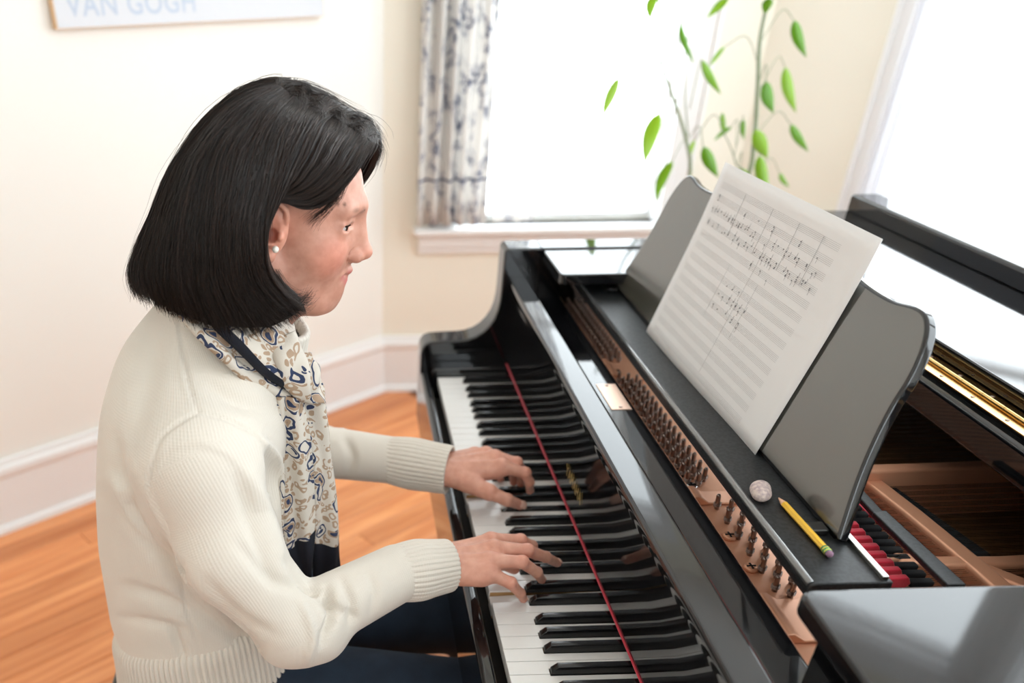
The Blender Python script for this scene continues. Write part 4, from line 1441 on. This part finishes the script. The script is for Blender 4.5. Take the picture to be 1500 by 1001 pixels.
FAR = [far_side(GB[6], (404, 117, -.610), (362, 128, -.600)), far_side(GB[5], (412, 116, -.605), (385, 122, -.580)), far_side(GB[4], (422, 117, -.610), (410, 122, -.580)),
       far_side(GB[3], (434, 120, -.615), (430, 126, -.580)), far_side(GB[2], (446, 124, -.618), (446, 134, -.580))] + [G((455, 154, -.644), (472, 134, -.606), (462, 170, -.550), (430, 230, -.530), (412, 300, -.525), (405, 350, -.520), (430, 410, -.540)),
       G((484, 168, -.646), (506, 157, -.606), (508, 186, -.560), (480, 240, -.540), (450, 280, -.530), (420, 315, -.525), (402, 335, -.530)),
       G((518, 188, -.646), (540, 177, -.612), (545, 200, -.575), (522, 250, -.555), (482, 290, -.545), (445, 318, -.540), (410, 330, -.535)),
       G((546, 208, -.648), (557, 206, -.625), (553, 230, -.600), (536, 262, -.575), (502, 300, -.560), (462, 320, -.550), (430, 330, -.545))]
GA = [G((546, 209, -.656), (539, 222, -.680), (524, 248, -.697), (502, 277, -.705), (472, 302, -.710), (440, 306, -.714), (408, 290, -.720)),
      G((535, 200, -.655), (518, 222, -.689), (500, 248, -.705), (472, 275, -.713), (442, 290, -.717), (415, 290, -.721), (394, 300, -.723)),
      G((505, 181, -.655), (485, 205, -.695), (468, 235, -.713), (448, 262, -.721), (428, 278, -.724), (405, 290, -.725), (384, 305, -.726)),
      G((460, 157, -.652), (445, 183, -.697), (432, 220, -.718), (420, 250, -.726), (410, 272, -.729), (396, 294, -.730), (378, 315, -.728))]


def sheet_surface(Gs, ns_, nt_):
    g = np.array([catmull(x, nt_) for x in Gs])                # guides x nt x 3
    return np.stack([catmull(g[:, j], ns_) for j in range(nt_)], 1)   # ns x nt x 3


HB = sheet_surface(GB + FAR, 90, 40)
HA = sheet_surface(GA, 24, 30)
hc = toW((-.01, 0, .03))


def out_dir(p):
    d = p - hc; d[..., 2] *= .5
    return d / (np.linalg.norm(d, axis=-1, keepdims=True) + 1e-9)


M_hair = bpy.data.materials.new('dark brown hair'); M_hair.use_nodes = True
nt = M_hair.node_tree; b = nt.nodes['Principled BSDF']
b.inputs['Base Color'].default_value = (.017, .011, .009, 1); b.inputs['Roughness'].default_value = .36; b.inputs['IOR'].default_value = 1.45
a_ = nt.nodes.new('ShaderNodeAttribute'); a_.attribute_name = 'shade'
rr = nt.nodes.new('ShaderNodeValToRGB'); rr.color_ramp.elements[0].color = (.005, .0035, .003, 1); rr.color_ramp.elements[1].color = (.050, .028, .020, 1)
nt.links.new(a_.outputs['Fac'], rr.inputs[0]); nt.links.new(rr.outputs[0], b.inputs['Base Color'])

V_, F_, Sh = [], [], []
off = 0
for H in (HB, HA):
    ns_, nt_ = H.shape[:2]
    ins = H - out_dir(H) * .0035
    inn = H - out_dir(H) * .012
    for X in (ins, inn):
        V_.append(X.reshape(-1, 3)); F_.append(grid_faces(ns_, nt_) + off); off += ns_ * nt_
        Sh.append(np.full(ns_ * nt_, .2))


def strands(H, count, rad, wob, lift, tlo=(0, .02), thi=(.93, 1.04), jitter=.012, nseg=20, ends=0.):
    global off
    ns_, nt_ = H.shape[:2]
    s = rng.random(count); s = s * (ns_ - 1)
    t0 = rng.uniform(*tlo, count); t1 = rng.uniform(*thi, count)
    tt = np.linspace(0, 1, nseg)[None, :]
    T = t0[:, None] + (t1 - t0)[:, None] * tt
    ph = rng.random((count, 3)) * 6.28
    Sx = s[:, None] + (ns_ - 1) * jitter * (np.sin(T * 3.2 + ph[:, :1]) + .5 * np.sin(T * 7.7 + ph[:, 1:2]))
    Sx = np.clip(Sx, 0, ns_ - 1.001); Tx = np.clip(T, 0, 1.0) * (nt_ - 1.001)
    i, j = Sx.astype(int), Tx.astype(int); a = (Sx - i)[..., None]; b_ = (Tx - j)[..., None]
    Pp = (H[i, j] * (1 - a) + H[i + 1, j] * a) * (1 - b_) + (H[i, j + 1] * (1 - a) + H[i + 1, j + 1] * a) * b_
    ex = np.clip(T - 1, 0, 1)[..., None]
    Pp = Pp + ex * .3 * (H[i, -1] - H[i, -4])
    o = out_dir(Pp.copy())
    # locks: strands of a neighbourhood ride up and down together
    lock = np.sin(s * 1.9 + 1.3 * np.sin(s * .7))[:, None] * .0026 + np.sin(s * 5.1 + 2)[:, None] * .0016
    lf = rng.normal(0, lift, count)[:, None] * np.clip(tt * 4, 0.1, 1) + lock * np.clip(tt * 3, 0, 1)
    lf = lf + ends * np.abs(rng.normal(0, 1, count))[:, None] * tt ** 6
    Pp = Pp + o * (lf + wob * np.sin(T * 9 + ph[:, 2:]) - .0012)[..., None]
    d = np.gradient(Pp, axis=1); d /= np.linalg.norm(d, axis=2, keepdims=True) + 1e-9
    x = np.cross(d, o); x /= np.linalg.norm(x, axis=2, keepdims=True) + 1e-9
    y = np.cross(x, d)
    r = (rad * (1 - .75 * tt ** 3) * rng.uniform(.7, 1.3, (count, 1)))[..., None]
    ring = [Pp + x * r, Pp - .5 * x * r + .87 * y * r, Pp - .5 * x * r - .87 * y * r]
    R3 = np.stack(ring, 2).reshape(-1, 3)
    base = (np.arange(count) * nseg * 3)[:, None, None] + (np.arange(nseg - 1) * 3)[None, :, None]
    k = np.arange(3)[None, None, :]; k2 = (k + 1) % 3
    Fq = np.stack([base + k, base + k2, base + 3 + k2, base + 3 + k], -1).reshape(-1, 4)
    V_.append(R3); F_.append(Fq + off); off += len(R3)
    Sh.append(np.repeat(rng.beta(1.3, 2.6, count), nseg * 3))


strands(HB, 8500, .00042, .0006, .0012, ends=.004)
strands(HA, 2600, .00040, .0004, .0009, tlo=(0, .06), thi=(.8, 1.0), jitter=.02, ends=.001)
strands(HB, 260, .00016, .003, .0035, jitter=.03, ends=.006)
strands(HA, 120, .00014, .002, .002, tlo=(0, .2), thi=(.3, .9), jitter=.04, ends=.002)
hair = obj('hair', np.vstack(V_), np.vstack(F_), M_hair, person, True)
set_attr(hair, 'shade', np.concatenate(Sh))
# wisps over the forehead, at the part and the curl by the jaw
mb = MB()
def wisp(px, n_, sp, r=.00022, Y=0):
    for _ in range(n_):
        o = rng.normal(0, sp, 2)
        e = rng.normal(0, sp * 1.8, 2)
        m = len(px)
        P_ = [at(u + o[0] + e[0] * i / m, v + o[1] + e[1] * i / m, y + rng.normal(0, .002)) for i, (u, v, y) in enumerate(px)]
        mb.tube(catmull(np.array(P_), 9), np.linspace(r, r * .3, 9), 3)
wisp([(540, 200, -.640), (552, 208, -.62), (555, 222, -.61), (548, 240, -.60)], 60, 3)
wisp([(520, 170, -.63), (538, 178, -.61), (552, 196, -.60), (554, 212, -.60)], 70, 5)
wisp([(455, 130, -.63), (480, 140, -.61), (505, 156, -.60), (530, 172, -.60)], 70, 3.5)
wisp([(420, 122, -.63), (445, 124, -.62), (470, 136, -.61), (490, 152, -.60)], 50, 3)
wisp([(548, 204, -.650), (545, 215, -.67), (532, 232, -.688), (520, 250, -.70)], 50, 3)
wisp([(495, 285, -.705), (478, 305, -.708), (462, 318, -.708), (455, 326, -.706)], 70, 4)
wisp([(510, 255, -.70), (497, 285, -.704), (485, 296, -.705)], 30, 3)
wisp([(452, 148, -.646), (462, 146, -.645), (470, 158, -.655), (468, 178, -.672)], 50, 4)
wisp([(485, 168, -.648), (494, 164, -.645), (503, 176, -.655), (498, 196, -.675)], 60, 4)
wisp([(515, 186, -.648), (524, 182, -.645), (532, 194, -.655), (526, 212, -.675)], 60, 4)
wisp([(425, 134, -.645), (436, 132, -.643), (446, 144, -.652), (440, 165, -.672)], 50, 4)
wisp([(410, 430, -.728), (428, 446, -.72), (442, 445, -.715), (452, 432, -.712)], 90, 4)
wisp([(400, 400, -.73), (415, 425, -.722), (435, 440, -.715), (450, 440, -.71)], 80, 4)
wisp([(392, 300, -.729), (396, 320, -.730), (395, 345, -.729), (392, 370, -.730)], 14, 1.5, .00018)
mb.build('loose_hairs', M_hairfine, hair)

# ---- sweater
def knit_mat(name, col, rib=False):
    m = bpy.data.materials.new(name); m.use_nodes = True
    nt = m.node_tree; N = nt.nodes; L = nt.links; b = N['Principled BSDF']
    b.inputs['Roughness'].default_value = .85; b.inputs['Sheen Weight'].default_value = .25
    b.inputs['Base Color'].default_value = (*col, 1)
    u = N.new('ShaderNodeAttribute'); u.attribute_name = 'ku'
    v = N.new('ShaderNodeAttribute'); v.attribute_name = 'kv'
    def wave(a, pitch):
        m1 = N.new('ShaderNodeMath'); m1.operation = 'MULTIPLY'; m1.inputs[1].default_value = 2 * math.pi / pitch
        L.new(a.outputs['Fac'], m1.inputs[0])
        s = N.new('ShaderNodeMath'); s.operation = 'SINE'; L.new(m1.outputs[0], s.inputs[0])
        return s
    s1, s2 = wave(u, .0034), wave(v, .0028)
    ad = N.new('ShaderNodeMath'); ad.operation = 'MULTIPLY_ADD'; ad.inputs[1].default_value = .5
    L.new(s2.outputs[0], ad.inputs[0]); L.new(s1.outputs[0], ad.inputs[2])
    tc = N.new('ShaderNodeTexCoord'); n = N.new('ShaderNodeTexNoise'); n.inputs['Scale'].default_value = 400; n.inputs['Detail'].default_value = 3
    L.new(tc.outputs['Object'], n.inputs['Vector'])
    a2 = N.new('ShaderNodeMath'); a2.operation = 'MULTIPLY_ADD'; a2.inputs[1].default_value = 2.2
    L.new(n.outputs['Fac'], a2.inputs[0]); L.new(ad.outputs[0], a2.inputs[2])
    bp = N.new('ShaderNodeBump'); bp.inputs['Strength'].default_value = .24; bp.inputs['Distance'].default_value = .0005
    L.new(a2.outputs[0], bp.inputs['Height']); L.new(bp.outputs[0], b.inputs['Normal'])
    n2 = N.new('ShaderNodeTexNoise'); n2.inputs['Scale'].default_value = 9; L.new(tc.outputs['Object'], n2.inputs['Vector'])
    r = N.new('ShaderNodeValToRGB'); r.color_ramp.elements[0].color = (*[c * .93 for c in col], 1); r.color_ramp.elements[1].color = (*[min(1, c * 1.04) for c in col], 1)
    L.new(n2.outputs['Fac'], r.inputs[0]); L.new(r.outputs[0], b.inputs['Base Color'])
    return m


M_knit = knit_mat('cream wool knit', (.69, .635, .56))
sweater = empty('cardigan', (-.40, -.64, .45), None, None, parent=person)
sweater.location = (.02, 0, .45)
CUR, CUL = np.array([-.133, -.772, .8085]), np.array([-.125, -.452, .797])   # start of the cuffs
f = Field((-.64, -.97, .455), (-.08, -.33, 1.15), .0032)
TOR = [(1.135, -.337, YCB, .078, .074), (1.10, -.355, YCB, .095, .092), (1.07, -.365, YCB, .112, .135), (1.04, -.374, YCB, .118, .170), (1.00, -.382, YCB, .127, .188),
       (.94, -.392, YCB, .132, .184), (.88, -.396, YCB, .142, .172), (.80, -.407, YCB, .144, .164), (.70, -.410, YCB, .147, .160), (.66, -.412, YCB, .147, .160), (.62, -.413, YCB, .138, .152), (.585, -.413, YCB, .134, .148)]
f.loft(TOR, p=2.15)
for s_, e_, c_, w_ in ((S_R, E_R, CUR, rf), (S_L, E_L, CUL, lf)):
    yy = np.sign(s_[1] - YCB)
    f.cap(s_ + [.0, -yy * .05, .01], s_, .070, .064, .045)
    mid = (s_ + e_) / 2 + np.array([-.026, .006 * yy, -.004])
    f.cap(s_, mid, .060, .057, .03)
    f.cap(mid, e_, .057, .046, .02)
    f.cap(e_, c_, .0450, .0385, .016)
    d = c_ - e_
    for t, r in ((.12, .0075), (.26, .005), (.42, .0035)):        # bunched knit inside the elbow
        p = e_ + d * t
        f.cap(p + [-.004, -.020, .031], p + [.010, .026, .028], r, r, .010)
    f.cap(e_ + [-.012, 0, -.020], e_ + [.03, 0, -.018], .034, .032, .02)
VS, QS = f.mesh(2)
for it in range(2):
    NS = vnormals(VS, QS)
    if it == 0:
        for l, w, d in (([(180, 735), (215, 790), (262, 845)], 14, .006), 
                        ([(163, 700), (200, 760), (240, 800)], 12, -.003), ([(250, 845), (300, 905), (380, 955)], 14, .005),
                        ([(395, 650), (402, 690), (398, 745)], 10, .006), ([(350, 800), (400, 850), (440, 862)], 12, .003), ([(300, 850), (350, 905), (400, 930)], 13, .0025), ([(225, 470), (215, 560), (190, 650)], 22, .003), ([(168, 640), (176, 700), (200, 750)], 12, .0035), ([(250, 920), (262, 945), (268, 965)], 7, .004),
                        ([(376, 640), (400, 668), (412, 700)], 8, -.004), ([(365, 690), (392, 760), (415, 830)], 13, -.0035),
                        ([(345, 705), (372, 780), (398, 850)], 12, .003),
                        ([(478, 862), (487, 900), (470, 945)], 8, .006), ([(455, 850), (478, 885), (520, 905)], 9, .004), ([(500, 850), (515, 885), (512, 920)], 8, .0035),
                        ([(440, 880), (458, 930), (450, 970)], 8, -.003), ([(420, 820), (452, 862), (470, 868)], 8, .005),
                        ([(540, 840), (548, 870), (542, 905)], 8, .002), ([(185, 860), (240, 880), (290, 905)], 12, .004), ([(178, 905), (230, 915), (270, 925)], 9, .003),
                        ([(505, 640), (515, 670), (508, 700)], 9, .004), ([(300, 560), (350, 590), (400, 600)], 16, .003)):
            groove(VS, NS, l, w * .8, d * 2.3)
    else:
        for l in ([(260, 452), (266, 500), (276, 560), (290, 604)], [(290, 604), (258, 622), (234, 645), (222, 685), (215, 730)], [(290, 604), (335, 616), (372, 636), (388, 655)],
                  [(270, 825), (268, 870), (285, 930), (292, 945)]):
            groove(VS, NS, l, 2.6, .0034)
        for l in ([(254, 462), (260, 505), (270, 562), (286, 598)], [(246, 640), (232, 690), (225, 728)]):
            groove(VS, NS, l, 3.2, -.0012)
# stitch coordinates
ku = np.arctan2(VS[:, 1] - YCB, VS[:, 0] + .40) * .165; kv = VS[:, 2].copy()
for s_, e_, c_ in ((S_R, E_R, CUR), (S_L, E_L, CUL)):
    for a, b_, r in ((s_, e_, .078), (e_, c_, .06)):
        d = b_ - a; L_ = np.linalg.norm(d); d = d / L_
        t = (VS - a) @ d
        q = VS - a - t[:, None] * d
        rr_ = np.linalg.norm(q, axis=1)
        m = (rr_ < r) & (t > (-.02 if a is s_ else 0)) & (t < L_ + .01) & (np.abs(VS[:, 1] - YCB) > .165 - (.2 if a is e_ else 0))
        x = np.cross(d, [0, 1, 0]); x /= np.linalg.norm(x); y = np.cross(d, x)
        ku[m] = np.arctan2(q[m] @ y, q[m] @ x) * .055; kv[m] = t[m]
o = obj('knit_body', VS, QS, M_knit, sweater, True)
set_attr(o, 'ku', ku); set_attr(o, 'kv', kv)


def ribbed(name, centres, rad, nrib, amp, parent, m=M_knit, nr=None, lip=.003, sq=2.):
    """ribbed tube: centres (list of points), rad: list of (vector a, vector b) half axes"""
    C = catmull(np.array([c for c in centres]), nr or 14)
    A = catmull(np.array([a for a, b in rad]), len(C)); B = catmull(np.array([b for a, b in rad]), len(C))
    nth = nrib * 8
    th = np.linspace(0, 2 * math.pi, nth, endpoint=False)
    ct, st = np.sign(np.cos(th)) * np.abs(np.cos(th)) ** (2 / sq), np.sign(np.sin(th)) * np.abs(np.sin(th)) ** (2 / sq)
    V = []
    for i in range(len(C)):
        k = 1 + amp * (np.abs(np.sin(th * nrib / 2)) ** .6 - .5) / np.linalg.norm(A[i])
        e = i / (len(C) - 1)
        V.append(C[i] + (ct * k)[:, None] * A[i] + (st * k)[:, None] * B[i])
    # rolled end
    d = C[-1] - C[-2]; d /= np.linalg.norm(d)
    for sc, ad in ((.975, .0016), (.94, .0018), (.90, -.001), (.89, -.012)):
        V.append(C[-1] + d * ad + (V[len(C) - 1] - C[-1]) * sc)
    V = np.array(V)
    o = obj(name, V.reshape(-1, 3), grid_faces(len(V), nth, True), m, parent, True)
    set_attr(o, 'ku', np.tile(th * .05, len(V))); set_attr(o, 'kv', np.repeat(np.arange(len(V)) * .006, nth))
    return o


for e_, c_, w_, rr_ in ((E_R, CUR, np.array([-.063, -.746, .800]), (.0405, .0355)), (E_L, CUL, np.array([-.033, -.488, .797]), (.0415, .0390))):
    d = (w_ - c_) / np.linalg.norm(w_ - c_)
    x = np.cross(d, [0, 0, 1]); x /= np.linalg.norm(x); z = np.cross(x, d)
    cs = [c_ - d * .012, c_ + (w_ - c_) * .35, c_ + (w_ - c_) * .7, w_]
    rs = [(x * r * .95, z * r) for r in (rr_[0] - .005, rr_[0] + .0005, (rr_[0] + rr_[1]) / 2, rr_[1])]
    ribbed('ribbed_cuff', cs, rs, 34, .0022, sweater)
ax, ay = np.array([1., 0, 0]), np.array([0, 1., 0])
ribbed('ribbed_hem', [(-.412, YCB, .648), (-.412, YCB, .634), (-.411, YCB, .60), (-.410, YCB, .55), (-.408, YCB, .50)], [(ax * a + np.array([0, 0, .030]), ay * b + np.array([0, 0, -.045])) for a, b in ((.139, .152), (.150, .165), (.153, .169), (.158, .178), (.164, .188))], 120, .004, sweater, sq=2.15)
cd = np.array([.45, 0, .89]); cd /= np.linalg.norm(cd); cx_ = np.array([.89, 0, -.45])
cb = np.array([-.322, YCB, 1.085])
ribbed('ribbed_collar', [cb, cb + cd * .018, cb + cd * .036], [(cx_ * a, ay * b) for a, b in ((.088, .080), (.080, .072), (.076, .067))], 56, .0025, sweater)

# ---- jeans and shoes
M_denim = mat('dark blue denim', (.005, .012, .026), .85, noise=(40, (.011, .024, .045)), bump=(700, .35, .0006))
f = Field((-.62, -.86, .03), (.22, -.38, .66), .006)
f.loft([(.62, -.42, YCB, .115, .14), (.58, -.42, YCB, .145, .175), (.52, -.42, YCB, .155, .185), (.50, -.42, YCB, .12, .17)])
for s, kx, kz, an in ((-1, .045, .545, -.02), (1, .03, .535, .03)):
    h = np.array([-.36, YCB + s * .09, .555]); k_ = np.array([kx, YCB + s * .105, kz - .02]); a_k = np.array([kx + an, YCB + s * .10, .10])
    f.cap(h, k_, .080, .060, .05)
    f.cap(k_, a_k, .058, .042, .03)
VJ, QJ = f.mesh(2)
obj('jeans', VJ, QJ, M_denim, person, True)
for s, an in ((-1, .025), (1, .06)):
    f = Field((-.1, -.86, -.005), (.33, -.40, .16), .005)
    y = YCB + s * .10
    f.cap((an, y, .045), (an + .12, y, .032), .042, .034, .03)
    f.cap((an + .10, y, .03), (an + .17, y, .028), .036, .026, .03)
    f.cap((an, y, .05), (an + .003, y, .12), .044, .046, .02)
    V, Q = f.mesh(2); V[:, 2] = np.maximum(V[:, 2], .001)
    obj('shoe', V, Q, mat('black leather shoe', (.015, .014, .014), .4), person, True)

# ---- scarf
def scarf_mat():
    m = bpy.data.materials.new('printed paisley scarf'); m.use_nodes = True
    nt = m.node_tree; N = nt.nodes; L = nt.links; b = N['Principled BSDF']
    b.inputs['Roughness'].default_value = .9
    uv = N.new('ShaderNodeUVMap')
    nz = N.new('ShaderNodeTexNoise'); nz.inputs['Scale'].default_value = 34; nz.inputs['Detail'].default_value = 2
    L.new(uv.outputs[0], nz.inputs['Vector'])
    ms = N.new('ShaderNodeVectorMath'); ms.operation = 'SCALE'; ms.inputs['Scale'].default_value = .028
    L.new(nz.outputs['Color'], ms.inputs[0])
    ad = N.new('ShaderNodeVectorMath'); ad.operation = 'ADD'; L.new(uv.outputs[0], ad.inputs[0]); L.new(ms.outputs[0], ad.inputs[1])
    def vor(scale, rnd=.8):
        v = N.new('ShaderNodeTexVoronoi'); v.inputs['Scale'].default_value = scale; v.inputs['Randomness'].default_value = rnd
        L.new(ad.outputs[0], v.inputs['Vector']); return v
    def ramp(src, stops):
        r = N.new('ShaderNodeValToRGB'); r.color_ramp.interpolation = 'CONSTANT'
        while len(r.color_ramp.elements) < len(stops): r.color_ramp.elements.new(.5)
        for e, (p, c) in zip(r.color_ramp.elements, stops): e.position = p; e.color = (c, c, c, 1)
        L.new(src, r.inputs[0]); return r.outputs[0]
    def math_(op, a, b_):
        q = N.new('ShaderNodeMath'); q.operation = op
        for i, z in enumerate((a, b_)):
            if isinstance(z, (int, float)): q.inputs[i].default_value = z
            else: L.new(z, q.inputs[i])
        return q.outputs[0]
    v1 = vor(33); v2 = vor(84)
    sp = N.new('ShaderNodeSeparateColor'); L.new(v1.outputs['Color'], sp.inputs[0])
    on = math_('GREATER_THAN', sp.outputs[0], .22)
    ring = ramp(v1.outputs['Distance'], [(0, 0), (.30, 1), (.385, 0)])
    ring = math_('MULTIPLY', ring, on)
    core = math_('MULTIPLY', ramp(v1.outputs['Distance'], [(0, 1), (.15, 0)]), math_('GREATER_THAN', sp.outputs[1], .45))
    dots = math_('MULTIPLY', ramp(v2.outputs['Distance'], [(0, 1), (.27, 0)]), ramp(v1.outputs['Distance'], [(0, 0), (.17, 1), (.28, 0)]))
    navy = math_('MAXIMUM', ring, math_('MAXIMUM', core, dots))
    t1 = math_('MULTIPLY', ramp(v2.outputs['Distance'], [(0, 0), (.20, 1), (.42, 0)]), ramp(v1.outputs['Distance'], [(0, 0), (.42, 1)]))
    t2 = math_('MULTIPLY', ramp(v1.outputs['Distance'], [(0, 1), (.26, 0)]), math_('LESS_THAN', sp.outputs[2], .55))
    tau = math_('MAXIMUM', t1, t2)
    c1 = N.new('ShaderNodeMix'); c1.data_type = 'RGBA'; c1.inputs[6].default_value = (.58, .53, .465, 1); c1.inputs[7].default_value = (.36, .25, .17, 1)
    L.new(tau, c1.inputs[0])
    c2 = N.new('ShaderNodeMix'); c2.data_type = 'RGBA'; c2.inputs[7].default_value = (.022, .035, .085, 1)
    L.new(navy, c2.inputs[0]); L.new(c1.outputs[2], c2.inputs[6])
    bd = N.new('ShaderNodeAttribute'); bd.attribute_name = 'border'
    c3 = N.new('ShaderNodeMix'); c3.data_type = 'RGBA'; c3.inputs[7].default_value = (.004, .006, .014, 1)
    g = math_('GREATER_THAN', bd.outputs['Fac'], .5)
    L.new(g, c3.inputs[0]); L.new(c2.outputs[2], c3.inputs[6]); L.new(c3.outputs[2], b.inputs['Base Color'])
    tc = N.new('ShaderNodeTexCoord'); n2 = N.new('ShaderNodeTexNoise'); n2.inputs['Scale'].default_value = 700
    L.new(tc.outputs['Object'], n2.inputs['Vector'])
    bp = N.new('ShaderNodeBump'); bp.inputs['Strength'].default_value = .4; bp.inputs['Distance'].default_value = .0006
    L.new(n2.outputs['Fac'], bp.inputs['Height']); L.new(bp.outputs[0], b.inputs['Normal'])
    return m


M_scarf = scarf_mat()
scarf = empty('scarf', (0, 0, 0), parent=person); scarf.location = (.16, -.05, .9)


def ribbon(name, left, right, bulge, folds, border, seed=0, nr=44, nc=21, fold_amp=.004):
    """cloth between two edge lines (u, v, Y); bulge lifts the middle; border(t, s) -> navy"""
    Lc, Rc = catmull(np.array([at(*p) for p in left]), nr), catmull(np.array([at(*p) for p in right]), nr)
    V, UV, BD = [], [], []
    s = np.linspace(0, 1, nc)
    acc = 0
    for i in range(nr):
        t = i / (nr - 1)
        w = Rc[i] - Lc[i]; W_ = np.linalg.norm(w)
        mid = (Lc[i] + Rc[i]) / 2
        if i: acc += np.linalg.norm(mid - pm_)
        pm_ = mid
        n_ = CC - mid; n_ /= np.linalg.norm(n_)
        tl = Lc[min(i + 1, nr - 1)] - Lc[max(i - 1, 0)]
        n2 = np.cross(w, tl); n2 /= np.linalg.norm(n2) + 1e-9
        if n2 @ n_ < 0: n2 = -n2
        for q in s:
            h = bulge * math.sin(math.pi * q) ** .6 + fold_amp * math.sin(q * folds * 2 * math.pi + seed + 1.2 * math.sin(t * 4 + seed)) * math.sin(math.pi * q) ** .4
            h += .0025 * math.sin(t * 13 + q * 5 + seed)
            V.append(Lc[i] + w * q + n2 * h)
            UV.append((q * max(W_, .03) * 1.25 + seed * .37, acc)); BD.append(border(t, q))
    o = obj(name, V, grid_faces(nr, nc), M_scarf, scarf, True)
    li = np.zeros(len(o.data.loops), np.int32); o.data.loops.foreach_get('vertex_index', li)
    ul = o.data.uv_layers.new(name='UVMap'); ul.data.foreach_set('uv', np.array(UV)[li].ravel())
    set_attr(o, 'border', BD)
    sd = o.modifiers.new('t', 'SOLIDIFY'); sd.thickness = .0032; sd.offset = 0
    return o, np.array(V).reshape(nr, nc, 3)


no = lambda t, s: 0.
ribbon('neck_band', [(238, 440, -.66), (262, 462, -.715), (300, 505, -.745), (345, 548, -.748), (385, 578, -.735), (428, 590, -.715)],
       [(270, 430, -.66), (300, 455, -.705), (335, 492, -.725), (372, 530, -.728), (400, 548, -.72), (430, 562, -.71)], .006, 1, no, 1)
ribbon('neck_band', [(270, 440, -.67), (300, 466, -.722), (340, 508, -.742), (375, 540, -.742), (402, 560, -.735), (424, 574, -.722)],
       [(350, 430, -.665), (385, 455, -.69), (415, 478, -.70), (432, 505, -.70), (440, 525, -.70), (446, 552, -.70)], .014, 1.5, lambda t, s: 1. if s < .11 and t < .93 else 0., 2, nc=31)
ribbon('knot', [(398, 500, -.722), (402, 530, -.735), (412, 556, -.738), (428, 578, -.732), (438, 588, -.72)],
       [(425, 488, -.70), (440, 512, -.705), (447, 538, -.712), (447, 560, -.715), (445, 585, -.71)], .014, 1, no, 3.4, fold_amp=.003)
ribbon('knot', [(425, 520, -.69), (436, 545, -.70), (440, 566, -.71), (444, 590, -.712)],
       [(447, 530, -.672), (463, 536, -.665), (469, 560, -.668), (470, 590, -.672)], .012, 1, no, 5.1, fold_amp=.003)
_, T1 = ribbon('scarf_tail', [(404, 578, -.728), (408, 640, -.726), (411, 710, -.722), (413, 780, -.722), (420, 830, -.724), (447, 868, -.722)],
               [(441, 576, -.718), (453, 640, -.716), (460, 710, -.712), (461, 765, -.712), (458, 810, -.714), (454, 862, -.716)], .010, 1.6,
               lambda t, s: 1. if t > .69 - .05 * s else 0., .7, fold_amp=.005)
_, T2 = ribbon('scarf_tail', [(434, 574, -.70), (449, 640, -.702), (456, 720, -.702), (457, 790, -.702), (458, 835, -.702), (460, 870, -.702)],
               [(470, 560, -.672), (482, 640, -.678), (489, 710, -.68), (495, 790, -.682), (498, 825, -.684), (500, 852, -.684)], .008, 1.3,
               lambda t, s: 1. if t > .62 else 0., 2.9, fold_amp=.004)
_, T3 = ribbon('scarf_tail', [(399, 592, -.735), (402, 650, -.736), (405, 720, -.732), (408, 790, -.728), (412, 840, -.726)],
               [(408, 590, -.728), (412, 650, -.729), (415, 720, -.728), (418, 790, -.727), (426, 842, -.725)], .004, .5, lambda t, s: 1. if (t > .8 or s < .2) else 0., 4.2, fold_amp=.001)
M_navy = mat('navy wool fringe', (.006, .009, .022), .9)
for T in (T1, T2):
    mb = MB()
    e = T[-1]; dn = T[-1] - T[-4]
    for k in range(60):
        q = rng.random() * (len(e) - 1.01); i = int(q); p = e[i] * (1 - q + i) + e[i + 1] * (q - i)
        dd_ = np.array([rng.normal(0, .0015), rng.normal(0, .0015), -rng.uniform(.004, .012)])
        mb.tube([p + [0, 0, .002], p + dd_ * .5 + rng.normal(0, .0005, 3), p + dd_], [.0006, .0005, .0003], 3)
    mb.build('fringe', M_navy, scarf)
